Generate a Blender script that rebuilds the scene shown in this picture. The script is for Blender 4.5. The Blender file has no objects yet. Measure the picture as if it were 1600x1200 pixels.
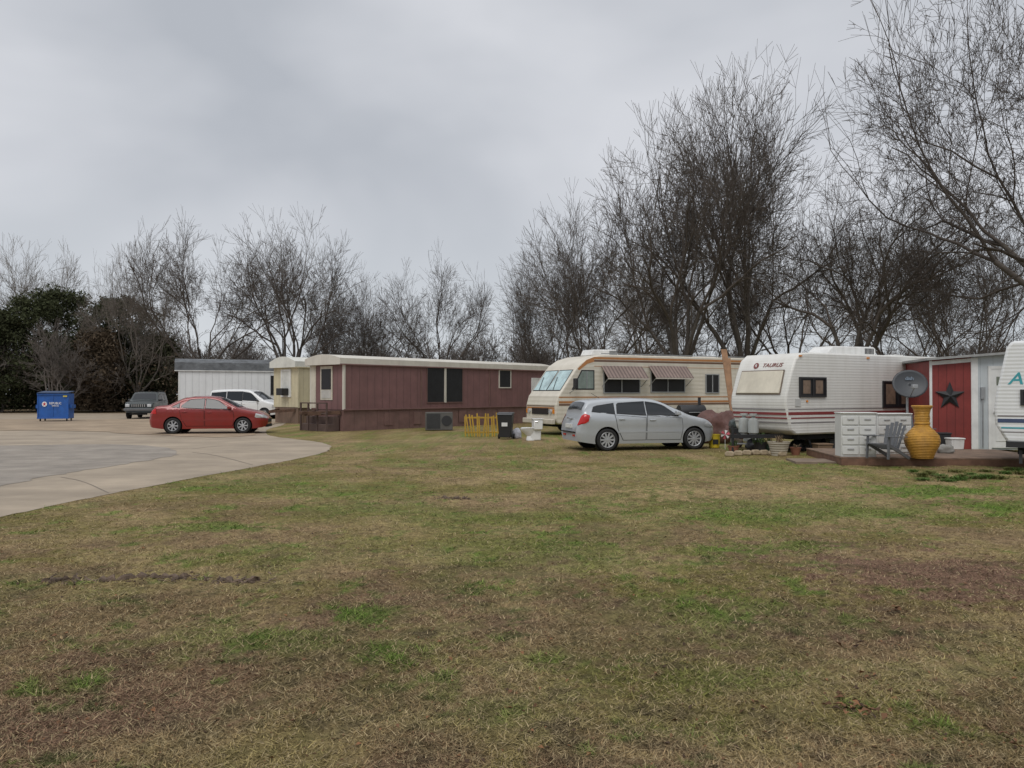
import bpy, bmesh, math, random
import numpy as np
from mathutils import Vector, Matrix, Quaternion, noise as mnoise
R=math.radians
rng=random.Random(7)
scene=bpy.context.scene; COL=scene.collection
F=1230.0; H0=1.6; PITCH=math.atan(14/F)
cp,sp=math.cos(PITCH),math.sin(PITCH)
def ray(px,py):
    u=(px-800)/F; v=(600-py)/F
    return (u,cp-sp*v,sp+cp*v)
def G(px,py,z=0.0):
    a,b,c=ray(px,py); t=(z-H0)/c; return (a*t,b*t)
def at(px,py,Y):
    a,b,c=ray(px,py); t=Y/b; return Vector((a*t,Y,H0+c*t))
def X_(px,Y): return (px-800)/F*Y
class Face:
    def __init__(s,px,Y,ang):
        s.C=(X_(px,Y),Y); s.a=R(ang); s.d=(math.cos(s.a),math.sin(s.a))
    def x(s,px):
        k=(px-800)/F; return (k*s.C[1]-s.C[0])/(s.d[0]-k*s.d[1])
    def z(s,px,py): return at(px,py,s.C[1]+s.x(px)*s.d[1]).z
    def rect(s,x0,y0,x1,y1):
        pm=(x0+x1)/2
        return s.x(x0),s.x(x1),s.z(pm,y1),s.z(pm,y0)

# ---------------------------------------------------------------- materials
MATS={}
def nd(nt,t,ins=None,**kw):
    n=nt.nodes.new(t)
    for k,v in kw.items(): setattr(n,k,v)
    if ins:
        for k,v in ins.items():
            if isinstance(v,bpy.types.NodeSocket): nt.links.new(v,n.inputs[k])
            else: n.inputs[k].default_value=v
    return n
def mathn(nt,op,a,b=0.0,c=0.0):
    n=nd(nt,'ShaderNodeMath',{0:a,1:b,2:c},operation=op); return n.outputs[0]
def mixc(nt,f,a,b,bt='MIX'):
    def c(v): return v if isinstance(v,bpy.types.NodeSocket) else (v[0],v[1],v[2],1)
    n=nd(nt,'ShaderNodeMix',None,data_type='RGBA',blend_type=bt)
    for i,v in ((0,f),(6,c(a)),(7,c(b))):
        if isinstance(v,bpy.types.NodeSocket): nt.links.new(v,n.inputs[i])
        else: n.inputs[i].default_value=v
    return n.outputs[2]
def remap(nt,v,a,b,c=0.0,d=1.0):
    return nd(nt,'ShaderNodeMapRange',{0:v,1:a,2:b,3:c,4:d}).outputs[0]
def mat(name,col,rough=.6,metal=0,var=.15,sc=2.0,bump=0,bs=40,dirt=0,dcol=(.12,.09,.06),groove=None,rib=None,coat=0,dsc=(5,5,.6),spec=.5):
    if name in MATS: return MATS[name]
    m=bpy.data.materials.new(name); m.use_nodes=True; nt=m.node_tree; b=nt.nodes['Principled BSDF']
    tc=nd(nt,'ShaderNodeTexCoord').outputs['Object']
    n1=nd(nt,'ShaderNodeTexNoise',{'Vector':tc,'Scale':sc,'Detail':6.0,'Roughness':.65}).outputs[0]
    f=remap(nt,n1,.3,.7)
    c=mixc(nt,f,[x*(1-var) for x in col],[min(1,x*(1+var)) for x in col])
    hs=[]
    sepn=nd(nt,'ShaderNodeSeparateXYZ',{0:tc}); ax={'X':sepn.outputs[0],'Y':sepn.outputs[1],'Z':sepn.outputs[2]}
    xy=mathn(nt,'ADD',ax['X'],ax['Y'])
    if dirt:
        mp=nd(nt,'ShaderNodeMapping',{'Vector':tc,'Scale':dsc}).outputs[0]
        n2=nd(nt,'ShaderNodeTexNoise',{'Vector':mp,'Scale':1.0,'Detail':8.0,'Roughness':.7}).outputs[0]
        c=mixc(nt,remap(nt,n2,.45,.78,0,dirt),c,dcol)
    if groove:
        per,wd,dk=groove
        fr=mathn(nt,'FRACT',mathn(nt,'DIVIDE',xy if per>0 else ax['X'],abs(per)))
        g=mathn(nt,'LESS_THAN',fr,wd)
        c=mixc(nt,mathn(nt,'MULTIPLY',g,dk),c,[x*.25 for x in col])
        hs.append(mathn(nt,'MULTIPLY',g,-.012 if per>0 else -.002))
    if rib:
        axn,per,am=rib
        src=ax['Z'] if axn=='Z' else xy
        s_=mathn(nt,'SINE',mathn(nt,'MULTIPLY',src,2*math.pi/per))
        hs.append(mathn(nt,'MULTIPLY',s_,am))
    if bump:
        n3=nd(nt,'ShaderNodeTexNoise',{'Vector':tc,'Scale':float(bs),'Detail':6.0}).outputs[0]
        hs.append(mathn(nt,'MULTIPLY',n3,bump))
    if hs:
        h=hs[0]
        for q in hs[1:]: h=mathn(nt,'ADD',h,q)
        bn=nd(nt,'ShaderNodeBump',{'Height':h,'Distance':1.0,'Strength':1.0}); nt.links.new(bn.outputs[0],b.inputs['Normal'])
    nt.links.new(c,b.inputs['Base Color'])
    b.inputs['Roughness'].default_value=rough; b.inputs['Metallic'].default_value=metal
    b.inputs['Specular IOR Level'].default_value=spec
    if coat: b.inputs['Coat Weight'].default_value=coat; b.inputs['Coat Roughness'].default_value=.06
    MATS[name]=m; return m
def vcolmat(name,rough=.9,fine=0.0,bump=0.0):
    m=bpy.data.materials.new(name); m.use_nodes=True; nt=m.node_tree; b=nt.nodes['Principled BSDF']
    a=nd(nt,'ShaderNodeAttribute',attribute_name='gcol').outputs['Color']
    b.inputs['Specular IOR Level'].default_value=.15
    if fine:
        pos=nd(nt,'ShaderNodeNewGeometry').outputs['Position']
        n1=nd(nt,'ShaderNodeTexNoise',{'Vector':pos,'Scale':9.0,'Detail':8.0,'Roughness':.75}).outputs[0]
        mp=nd(nt,'ShaderNodeMapping',{'Vector':pos,'Scale':(1,.45,1)}).outputs[0]
        n2=nd(nt,'ShaderNodeTexNoise',{'Vector':mp,'Scale':55.0,'Detail':6.0,'Roughness':.8}).outputs[0]
        n0=nd(nt,'ShaderNodeTexNoise',{'Vector':pos,'Scale':1.6,'Detail':5.0,'Roughness':.7}).outputs[0]
        k=mathn(nt,'MULTIPLY',remap(nt,n1,.3,.7,1-fine,1+fine),remap(nt,n2,.3,.7,1-fine,1+fine))
        k=mathn(nt,'MULTIPLY',k,remap(nt,n0,.3,.7,.76,1.24))
        cc=nd(nt,'ShaderNodeVectorMath',{0:a,1:k},operation='MULTIPLY').outputs[0]
        a=cc
        if bump:
            h=mathn(nt,'ADD',mathn(nt,'MULTIPLY',n1,bump),mathn(nt,'MULTIPLY',n2,bump*.45))
            bn=nd(nt,'ShaderNodeBump',{'Height':h,'Distance':1.0,'Strength':.9}); nt.links.new(bn.outputs[0],b.inputs['Normal'])
    nt.links.new(a,b.inputs['Base Color']); b.inputs['Roughness'].default_value=rough
    return m
# ---------------------------------------------------------------- mesh builder
class MB:
    def __init__(s): s.v=[]; s.f=[]
    def add(s,vs,fs):
        n=len(s.v); s.v.extend(tuple(p) for p in vs); s.f.extend(tuple(i+n for i in f) for f in fs); return s
    def box(s,x0,x1,y0,y1,z0,z1):
        return s.add([(x0,y0,z0),(x1,y0,z0),(x1,y1,z0),(x0,y1,z0),(x0,y0,z1),(x1,y0,z1),(x1,y1,z1),(x0,y1,z1)],
            [(0,3,2,1),(4,5,6,7),(0,1,5,4),(1,2,6,5),(2,3,7,6),(3,0,4,7)])
    def bar(s,p,q,w,h):
        p=Vector(p);q=Vector(q);d=(q-p).normalized(); up=Vector((0,0,1)) if abs(d.z)<.95 else Vector((0,1,0))
        a=d.cross(up).normalized()*w/2; b=a.cross(d).normalized()*h/2
        vs=[e+i*a+j*b for e in (p,q) for i,j in ((-1,-1),(1,-1),(1,1),(-1,1))]
        return s.add(vs,[(0,1,2,3),(7,6,5,4),(0,4,5,1),(1,5,6,2),(2,6,7,3),(3,7,4,0)])
    def prism(s,poly,y0,y1,plane='xz'):
        n=len(poly)
        if plane=='xz': vs=[(a,y0,b) for a,b in poly]+[(a,y1,b) for a,b in poly]
        elif plane=='yz': vs=[(y0,a,b) for a,b in poly]+[(y1,a,b) for a,b in poly]
        else: vs=[(a,b,y0) for a,b in poly]+[(a,b,y1) for a,b in poly]
        return s.add(vs,[tuple(range(n)),tuple(range(2*n-1,n-1,-1))]+[(i,i+n,(i+1)%n+n,(i+1)%n) for i in range(n)])
    def tube(s,pts,rs,n=8,cap=True):
        k=len(s.v); m=len(pts); pts=[Vector(p) for p in pts]
        for i,p in enumerate(pts):
            d=(pts[min(i+1,m-1)]-pts[max(i-1,0)]).normalized()
            u=Vector((0,0,1)) if abs(d.z)<.9 else Vector((1,0,0))
            a=d.cross(u).normalized(); b=d.cross(a); r=rs[i] if isinstance(rs,(list,tuple)) else rs
            for j in range(n):
                t=2*math.pi*j/n; q=p+(a*math.cos(t)+b*math.sin(t))*r; s.v.append((q.x,q.y,q.z))
        for i in range(m-1):
            for j in range(n):
                A=k+i*n+j; B=k+i*n+(j+1)%n; s.f.append((A,B,B+n,A+n))
        if cap:
            s.f.append(tuple(range(k+n-1,k-1,-1))); s.f.append(tuple(range(k+(m-1)*n,k+m*n)))
        return s
    def lathe(s,prof,n=24,c=(0,0,0),axis='z',cap=True):
        k=len(s.v); m=len(prof)
        for r,h in prof:
            for j in range(n):
                t=2*math.pi*j/n; a,b=r*math.cos(t),r*math.sin(t)
                if axis=='z': s.v.append((c[0]+a,c[1]+b,c[2]+h))
                elif axis=='y': s.v.append((c[0]+a,c[1]+h,c[2]+b))
                else: s.v.append((c[0]+h,c[1]+a,c[2]+b))
        for i in range(m-1):
            for j in range(n):
                A=k+i*n+j; B=k+i*n+(j+1)%n; s.f.append((A,B,B+n,A+n))
        if cap: s.f.append(tuple(range(k,k+n))); s.f.append(tuple(range(k+(m-1)*n,k+m*n)))
        return s
    def build(s,name,m,parent=None,bevel=0,smooth=False,label=None,cat=None,group=None,kind=None,loc=None,rot=None,fix=True,ang=35):
        me=bpy.data.meshes.new(name); me.from_pydata(s.v,[],s.f)
        if fix:
            bm=bmesh.new(); bm.from_mesh(me); bmesh.ops.recalc_face_normals(bm,faces=bm.faces); bm.to_mesh(me); bm.free()
        me.materials.append(m)
        if smooth or bevel:
            me.polygons.foreach_set('use_smooth',[True]*len(me.polygons))
            try: me.set_sharp_from_angle(angle=R(ang))
            except Exception: pass
        o=bpy.data.objects.new(name,me); COL.objects.link(o)
        if parent: o.parent=parent
        if loc: o.location=loc
        if rot: o.rotation_euler=rot
        if bevel:
            b=o.modifiers.new('b','BEVEL'); b.width=bevel; b.segments=2; b.limit_method='ANGLE'; b.angle_limit=R(40)
        return tag(o,label,cat,group,kind)
def tag(o,label=None,cat=None,group=None,kind=None):
    if label: o['label']=label
    if cat: o['category']=cat
    if group: o['group']=group
    if kind: o['kind']=kind
    return o
def thing(name,label,cat,loc,rz=0,group=None):
    o=bpy.data.objects.new(name,None); COL.objects.link(o); o.location=loc; o.rotation_euler=(0,0,rz)
    o.empty_display_size=.2
    return tag(o,label,cat,group)
def text(s,name,m,parent,loc,rot,size,shear=0,sx=1.0,ext=.002):
    cu=bpy.data.curves.new(name,'FONT'); cu.body=s; cu.size=size; cu.extrude=ext; cu.shear=shear; cu.align_x='CENTER'; cu.align_y='CENTER'; cu.offset=size*.012
    t=bpy.data.objects.new('tmp',cu); COL.objects.link(t)
    dg=bpy.context.evaluated_depsgraph_get(); me=bpy.data.meshes.new_from_object(t.evaluated_get(dg))
    bpy.data.objects.remove(t); me.materials.clear(); me.materials.append(m)
    o=bpy.data.objects.new(name,me); COL.objects.link(o); o.parent=parent; o.location=loc; o.rotation_euler=rot; o.scale=(sx,1,1)
    return o
FR=(R(90),0,0)

# ---------------------------------------------------------------- noise
def vnoise(x,y,seed):
    xi=np.floor(x).astype(np.int64); yi=np.floor(y).astype(np.int64); xf=x-xi; yf=y-yi
    def h(a,b):
        n=(a*374761393+b*668265263+seed*2147483647)&0xffffffff
        n=((n^(n>>13))*1274126177)&0xffffffff
        return ((n^(n>>16))&0xffff)/65535.0
    u=xf*xf*(3-2*xf); v=yf*yf*(3-2*yf)
    return (h(xi,yi)*(1-u)+h(xi+1,yi)*u)*(1-v)+(h(xi,yi+1)*(1-u)+h(xi+1,yi+1)*u)*v
def fbm(x,y,seed,o=4):
    s=0;a=.5;t=0
    for i in range(o): s=s+a*vnoise(x*2**i,y*2**i,seed+i*17); t+=a; a*=.55
    return s/t
def sst(a,b,x):
    t=np.clip((x-a)/(b-a),0,1); return t*t*(3-2*t)

# ---------------------------------------------------------------- road outline
def chaikin(p,n=2):
    for _ in range(n):
        q=[p[0]]
        for a,b in zip(p[:-1],p[1:]):
            q.append((a[0]*.75+b[0]*.25,a[1]*.75+b[1]*.25)); q.append((a[0]*.25+b[0]*.75,a[1]*.25+b[1]*.75))
        q.append(p[-1]); p=q
    return p
re_=random.Random(2)
def rough(pts,step,amp):
    rw=[]
    for (a,b),(c,d) in zip(pts[:-1],pts[1:]):
        k=max(1,int(math.hypot(c-a,d-b)/step))
        for i in range(k): rw.append((a+(c-a)*i/k+re_.uniform(-amp,amp),b+(d-b)*i/k+re_.uniform(-amp,amp)))
    return rw+[pts[-1]]
edge=chaikin([(-500,900),(-200,850),(0,808),(130,780),(270,753),(400,729),(480,715),(520,703),(513,693),(470,687),(420,682),(412,672),(445,664),(450,656.5)],3)
roadw=rough([G(a,b) for a,b in edge],.22,.035)+[(-26,62),(-70,62),(-70,8)]
def inpoly(x,y,poly):
    r=np.zeros(x.shape,bool); n=len(poly)
    for i in range(n):
        x1,y1=poly[i]; x2,y2=poly[(i+1)%n]
        if y1==y2: continue
        c=((y1>y)!=(y2>y))&(x<(x2-x1)*(y-y1)/(y2-y1)+x1); r^=c
    return r
# ---------------------------------------------------------------- ground colour
BL=[ # px,py,rx,ry,type,strength
(570,955,75,18,'g',1.1),(615,1022,55,18,'g',1),(330,990,120,30,'g',.5),(460,1000,90,22,'g',.5),(1130,965,170,40,'g',.55),(1250,858,120,14,'g',.7),(1440,768,150,12,'g',.9),(1560,790,90,14,'g',.6),
(780,1112,70,30,'g',.7),(320,826,90,10,'g',.6),(140,1072,40,14,'g',.8),(1180,1060,120,22,'g',.4),(900,870,240,26,'g',.35),(450,860,180,20,'g',.25),(850,1035,60,14,'g',.6),(1090,1150,90,20,'g',.4),(1300,800,200,14,'g',.45),(640,800,200,18,'g',.2),
(1440,892,180,40,'r',1.15),(1515,900,60,22,'r',.9),(200,960,220,50,'r',.6),(860,985,260,45,'r',.6),(1330,1010,200,50,'r',.6),(100,1130,260,60,'r',.6),(700,1090,200,50,'r',.55),(1200,1180,260,40,'s',.7),(1560,1080,120,50,'r',.5),(650,940,120,25,'r',.5),
(1150,768,180,10,'s',1.1),(960,742,200,9,'s',.5),(1560,1190,200,40,'r',.5),(300,1180,200,40,'s',.5),(560,830,150,20,'s',.4)]
def gcol(x,y):
    n1=fbm(x*.45,y*.45,3); n2=fbm(x*1.3,y*1.3,11); n3=fbm(x*5,y*5,23); n4=fbm(x*.9+7,y*.9,31,5); n5=fbm(x*14,y*14,51,3); n6=fbm(x*3+5,y*3,71,4)
    straw=np.array([.30,.225,.112]); olive=np.array([.180,.152,.052]); green=np.array([.105,.185,.028]); red=np.array([.200,.122,.082]); dark=np.array([.072,.054,.034])
    d=y
    a_=sst(.38,.66,n2*.6+n3*.2+n5*.2)[:,None]
    col=olive[None]*(1-a_)+straw[None]*a_
    near=1-sst(4,11,d)
    w=(sst(.45,.60,n4*.65+n3*.2+n5*.15)*(.32+.48*near))[:,None]; col=col*(1-w)+red*w
    w=(sst(.48,.62,n1)*.45*(1-.5*near)*sst(.38,.6,n3*.5+n5*.5))[:,None]; col=col*(1-w)+green*w
    w=(sst(.60,.68,n6*.7+n5*.3)*.65)[:,None]; col=col*(1-w)+green*w
    yy=np.maximum(y,.5)
    for (a,b,rx,ry,t,s) in BL:
        cx,cy=G(a,b); ex=rx/F*cy; y0=G(a,b-ry)[1]; y1=G(a,b+ry)[1]; ey=max(.2,(y0-y1)/2)
        q=np.sqrt(((x-cx)/ex)**2+((y-cy)/ey)**2)+(n3-.5)*1.8+(n2-.5)*1.6+(n5-.5)*1.8
        w=np.clip((1-sst(.5,1.15,q))*s*.85,0,1)[:,None]
        c={'g':green,'r':red,'s':straw*1.15}[t]; col=col*(1-w)+c*w
    w=(sst(.55,.70,n3*.45+n5*.55)*.65*(near*.7+.3))[:,None]; col=col*(1-w)+dark*w
    w=(sst(48,56,y)*.9)[:,None]; col=col*(1-w)+np.array([.12,.085,.05])*w
    return col
def gh(x,y):
    m=np.maximum(sst(-5.0,-3.2,x),1-sst(6.2,7.8,y))*(1-sst(17,20,y))
    h=(fbm(x*1.1,y*1.1,5)-.5)*.07+(fbm(x*5,y*5,9)-.5)*.035
    cx,cy=G(1512,902); h=h+.06*np.exp(-(((x-cx)/.35)**2+((y-cy)/.28)**2))+.03*np.exp(-(((x-cx+.6)/.9)**2+((y-cy)/.6)**2))
    return h*m
def axis(lo,hi,step,far_lo,far_hi):
    a=list(np.arange(lo,hi,step)); s=step; v=a[-1]
    while v<far_hi: s*=1.16; v+=s; a.append(v)
    s=step; v=a[0]
    while v>far_lo: s*=1.16; v-=s; a.insert(0,v)
    return np.array(a)
gx=axis(-7,10,.05,-450,450); gy=axis(2.4,17,.05,-60,700)
XX,YY=np.meshgrid(gx,gy); fx,fy=XX.ravel(),YY.ravel()
me=bpy.data.meshes.new('ground'); nx,ny=len(gx),len(gy)
zz=gh(fx,fy); idx=np.arange(nx*ny).reshape(ny,nx)
quads=np.stack([idx[:-1,:-1],idx[:-1,1:],idx[1:,1:],idx[1:,:-1]],-1).reshape(-1,4)
me.vertices.add(nx*ny); me.vertices.foreach_set('co',np.stack([fx,fy,zz],1).ravel())
me.loops.add(quads.size); me.polygons.add(len(quads))
me.polygons.foreach_set('loop_start',np.arange(len(quads))*4); me.loops.foreach_set('vertex_index',quads.ravel())
me.update(calc_edges=True); me.polygons.foreach_set('use_smooth',[True]*len(quads))
ca=me.color_attributes.new('gcol','FLOAT_COLOR','POINT')
c=gcol(fx,fy); ca.data.foreach_set('color',np.concatenate([c,np.ones((len(c),1))],1).ravel())
me.materials.append(vcolmat('ground_turf',.95,.48,.04))
o=bpy.data.objects.new('ground',me); COL.objects.link(o); o['kind']='structure'

def sheet(name,pts,z,m):
    bm=bmesh.new(); vs=[bm.verts.new((x,y,z)) for x,y in pts]; f=bm.faces.new(vs); bmesh.ops.triangulate(bm,faces=[f])
    for q in bm.faces:
        q.normal_update()
        if q.normal.z<0: q.normal_flip()
    me=bpy.data.meshes.new(name); bm.to_mesh(me); bm.free(); me.materials.append(m); o=bpy.data.objects.new(name,me); COL.objects.link(o); o['kind']='structure'; return o
conc=mat('concrete',(.345,.28,.205),.7,var=.24,sc=.6,bump=.004,bs=60,dirt=.75,dcol=(.22,.175,.125),dsc=(.35,.9,1))
asph=mat('old_asphalt',(.285,.25,.21),.75,var=.28,sc=1.2,bump=.008,bs=90,dirt=.7,dcol=(.18,.152,.12),dsc=(.5,1.4,1))
sand=mat('sandy_grit',(.335,.255,.175),.9,var=.3,sc=.7,bump=.006,bs=50,dirt=.7,dcol=(.19,.14,.09),dsc=(.3,.9,1))
sheet('road',roadw,.005,conc)
inner=chaikin([(-500,730),(-200,700),(0,697),(140,694),(235,696),(285,705),(270,714),(190,726),(90,742),(0,760),(-200,792),(-500,840)],3)
sheet('asphalt_pad',rough([G(a,b) for a,b in inner],.3,.10),.010,asph)
far=chaikin([(-300,688),(-100,676),(60,672),(180,676),(300,684),(390,683),(405,675),(400,668),(438,661),(440,657.5),(200,655.2),(-300,656)],2)
sheet('grit_lane',rough([G(a,b) for a,b in far],.5,.18),.016,sand)
jm=mat('joint_tar',(.19,.16,.13),.9)
def strip(name,pp,w,z,m):
    pts=[G(a,b) for a,b in chaikin(pp,2)]; L=[];Rr=[]
    for i,(x,y) in enumerate(pts):
        a=pts[max(i-1,0)];b=pts[min(i+1,len(pts)-1)]; d=Vector((b[0]-a[0],b[1]-a[1])).normalized(); n=Vector((-d.y,d.x))*w/2*rng.uniform(.6,1.3)
        L.append((x+n.x,y+n.y)); Rr.append((x-n.x,y-n.y))
    sheet(name,L+Rr[::-1],z,m)
strip('road_joint',[(95,746),(130,752),(170,771)],.025,.0095,jm)
strip('road_joint',[(300,707),(340,712),(395,727)],.025,.0095,jm)
strip('road_joint',[(300,702),(340,697),(420,692),(500,692)],.025,.0095,jm)

# ---------------------------------------------------------------- grass blades
def mesh_np(name,co,faces,m,cols=None,k=3):
    me=bpy.data.meshes.new(name); n=len(faces)
    me.vertices.add(len(co)); me.vertices.foreach_set('co',co.astype(np.float32).ravel())
    me.loops.add(n*k); me.polygons.add(n); me.polygons.foreach_set('loop_start',np.arange(n)*k); me.loops.foreach_set('vertex_index',faces.ravel().astype(np.int32))
    me.update(calc_edges=True)
    if cols is not None:
        ca=me.color_attributes.new('gcol','FLOAT_COLOR','POINT'); ca.data.foreach_set('color',np.concatenate([cols,np.ones((len(cols),1))],1).astype(np.float32).ravel())
    me.materials.append(m); o=bpy.data.objects.new(name,me); COL.objects.link(o); return o
rs=np.random.RandomState(5)
NB=500000
t=rs.rand(NB); Yb=1/(1/2.6+(1/24-1/2.6)*t); Xb=(rs.rand(NB)*2-1)*.80*Yb
keep=(~inpoly(Xb,Yb,roadw))&(fbm(Xb*3,Yb*3,77)+rs.rand(NB)*.5>.55); Xb,Yb=Xb[keep],Yb[keep]; n=len(Xb)
cb=gcol(Xb,Yb); Zb=gh(Xb,Yb)
g=np.clip((cb[:,1]/cb[:,0]-.85)*1.5,0,1)
hgt=(.006+.013*rs.rand(n)**1.8)*(1+1.6*g)*(1+Yb*.03); wd=(.0012+.0013*rs.rand(n))*(1+Yb*.15)
az=rs.rand(n)*2*np.pi; lean=1.2+2.4*rs.rand(n)*(1-.5*g); ax2=rs.rand(n)*2*np.pi
base=np.stack([Xb,Yb,Zb+.001],1); side=np.stack([np.cos(az)*wd,np.sin(az)*wd,np.zeros(n)],1)
tip=base+np.stack([np.cos(ax2)*hgt*lean,np.sin(ax2)*hgt*lean,hgt],1)
co=np.stack([base-side,base+side,tip],1).reshape(-1,3)
br=(.35+1.3*rs.rand(n))[:,None]; st=(rs.rand(n)<(.24*(1-g)))[:,None]
cc=np.where(st,np.array([.40,.315,.18])*(.55+.7*rs.rand(n))[:,None],cb*br*1.06)
go=mesh_np('grass',co,np.arange(3*n).reshape(-1,3),vcolmat('grass_blades',.8),np.repeat(cc,3,0)); tag(go,'short patchy dormant lawn grass blades','grass',kind='stuff')
NL=2600
t=rs.rand(NL); Yl=1/(1/2.7+(1/20-1/2.7)*t); Xl=(rs.rand(NL)*2-1)*.78*Yl; k=~inpoly(Xl,Yl,roadw); Xl,Yl=Xl[k],Yl[k]; nl=len(Xl); Zl=gh(Xl,Yl)+.008
cl=[(.10,.055,.03),(.17,.09,.05),(.07,.045,.03),(.24,.12,.06)]
sp_=[(1330,1112,22,.05),(1345,1120,16,.05),(1400,957,12,.03),(1335,1012,8,.03),(1280,1100,6,.05),(1360,1060,5,.03),(1565,1165,5,.05),(950,800,8,.06),(600,790,10,.1),(1120,790,8,.1)]
o_=0
for a,b,k_,s_ in sp_:
    cx,cy=G(a,b); kk=slice(o_,o_+k_); o_+=k_; Xl[kk]=cx+rs.randn(k_)*s_; Yl[kk]=cy+rs.randn(k_)*s_; Zl[kk]=gh(Xl[kk],Yl[kk])+.008+rs.rand(k_)*.03
sz=.006+.014*rs.rand(nl)**2.5; sz[:o_]=.012+.016*rs.rand(o_); a=rs.rand(nl)*6.28
P=np.stack([Xl,Yl,Zl],1); u=np.stack([np.cos(a),np.sin(a),rs.randn(nl)*.3],1)*sz[:,None]; v=np.stack([-np.sin(a),np.cos(a),rs.randn(nl)*.3],1)*(sz*.6)[:,None]; up=np.stack([0*a,0*a,sz*.4],1)
co=np.stack([P-u,P-v+up,P+u,P+v+up],1).reshape(-1,3); lc=np.array(cl)[rs.randint(0,4,nl)]
lo=mesh_np('leaf_litter',co,np.arange(4*nl).reshape(-1,4),vcolmat('dead_leaf',.8),np.repeat(lc,4,0),4); tag(lo,'scattered dead brown leaves on the lawn','leaves',kind='stuff')

# ---------------------------------------------------------------- trees
def polytree(seed,style):
    r=random.Random(seed); out=[]
    maxl=style.get('maxl',7); wig=style.get('wig',.16); trop=style.get('trop',.03); ang=style.get('ang',36)
    L1=style.get('L1',.26); rt=style.get('rt',.80); Wd=style['W']/20.0; cz=style.get('cz',.58); rz=1-cz; low=style.get('low',.16)
    jx=[r.uniform(.88,1.10) for _ in range(12)]
    def env(p):
        a=math.atan2(p.y,p.x)/6.2832*12; i=int(math.floor(a))%12; f=a-math.floor(a); k=jx[i]*(1-f)+jx[(i+1)%12]*f
        h=(p.z-cz)/(rz if p.z>cz else (cz-low)*1.15)
        return ((p.x**2+p.y**2)/(Wd*k)**2+h*h)
    def vec(s): return Vector((r.gauss(0,s),r.gauss(0,s),r.gauss(0,s)))
    def side(d,a):
        u=d.orthogonal().normalized(); u.rotate(Quaternion(d,r.uniform(0,6.283)))
        return (d*math.cos(a)+u*math.sin(a)).normalized()
    def br(p,d,L,rad,lv):
        ns=[5,6,4,3,3,2,2,1,1][min(lv,8)]; pts=[p.copy()]; rr=[rad]
        end=rad*(.70 if lv<maxl else .4); lim=r.uniform(.82,1.08); stop=False
        for i in range(ns):
            d=(d+vec(wig*(.6 if lv<2 else 1.0))+Vector((0,0,trop))).normalized(); p=p+d*(L/ns); pts.append(p.copy()); rr.append(rad+(end-rad)*(i+1)/ns)
            if lv>1 and env(p)>lim: stop=True; break
        out.append((lv,pts,rr)); ns=len(pts)-1
        if lv>=maxl or (stop and lv>4): return
        nt=2 if r.random()<.8 or lv>4 else 3
        if stop: nt=0
        for q in range(nt): br(pts[-1],side(d,R(r.uniform(.35,1)*ang*.72)),L*rt*r.uniform(.85,1.12),rr[-1]*r.uniform(.68,.9),lv+1)
        for q in range((1 if lv==1 else 2 if lv<5 else 1)+(1 if lv==2 else 0)+(2 if stop else 0)):
            i=r.randint(max(1,ns//2+(1 if lv<2 else 0)),ns) if not stop else r.randint(min(1,ns),ns); i=min(i,len(pts)-1)
            br(pts[i],side(d,R(r.uniform(.8,1.35)*ang)),L*rt*r.uniform(.5,.8),rr[i]*r.uniform(.38,.58),max(lv+1,3))
    nm=style.get('nm',4); tl=style.get('tl',.12); sp0=style.get('sp',20)
    p=Vector((0,0,-.01)); pts=[p]; d=Vector((r.gauss(0,.03),r.gauss(0,.03),1)).normalized(); tr=style.get('tr',.02)
    for i in range(3): p=p+d*(tl/3); pts.append(p.copy())
    out.append((0,pts,[tr*1.25,tr,tr*.92,tr*.9]))
    for q in range(nm):
        t=6.283*(q+r.uniform(-.3,.3))/nm; a=R(sp0*r.uniform(.3,1.25))
        dd=Vector((math.cos(t)*math.sin(a),math.sin(t)*math.sin(a),math.cos(a)))
        br(pts[-1]-Vector((0,0,tl*r.uniform(0,.3))),dd,L1*r.uniform(.85,1.1),tr*r.uniform(.45,.68),1)
    minr=style.get('minr',.0052)
    top=sorted(p.z for _,ps,_ in out for p in ps); k=10.0/top[int(len(top)*.999)]
    return [(lv,[Vector((p.x*10,p.y*10,p.z*k)) for p in ps],[max(minr,q*10) for q in rr]) for lv,ps,rr in out]
def tubes(lines):
    V=[];Fc=[]
    for lv,ps,rr in lines:
        n=8 if lv==0 else 6 if lv==1 else 4 if lv<=3 else 3
        k=len(V); m=len(ps)
        d=(ps[-1]-ps[0]).normalized(); u=Vector((0,0,1)) if abs(d.z)<.9 else Vector((1,0,0)); a=d.cross(u).normalized(); b=d.cross(a)
        cs=[(math.cos(6.2832*j/n),math.sin(6.2832*j/n)) for j in range(n)]
        for p,r in zip(ps,rr):
            for c,s in cs: V.append((p.x+(a.x*c+b.x*s)*r,p.y+(a.y*c+b.y*s)*r,p.z+(a.z*c+b.z*s)*r))
        for i in range(m-1):
            for j in range(n):
                A=k+i*n+j; B=k+i*n+(j+1)%n; Fc.append((A,B,B+n,A+n))
    return V,Fc
bark=mat('bark',(.092,.078,.066),.95,var=.35,sc=3,bump=.02,bs=12)
twig=mat('twig_bark',(.098,.080,.066),.95,var=.25,sc=1)
twigd=mat('dark_twig_bark',(.070,.056,.046),.95,var=.25,sc=1)
twig2=mat('pale_twig_bark',(.18,.155,.13),.95,var=.25,sc=1)
def mk(V,Fc,name,m):
    me=bpy.data.meshes.new(name); me.from_pydata(V,[],Fc); me.materials.append(m); me.polygons.foreach_set('use_smooth',[True]*len(me.polygons)); return me
TM={}
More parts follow.
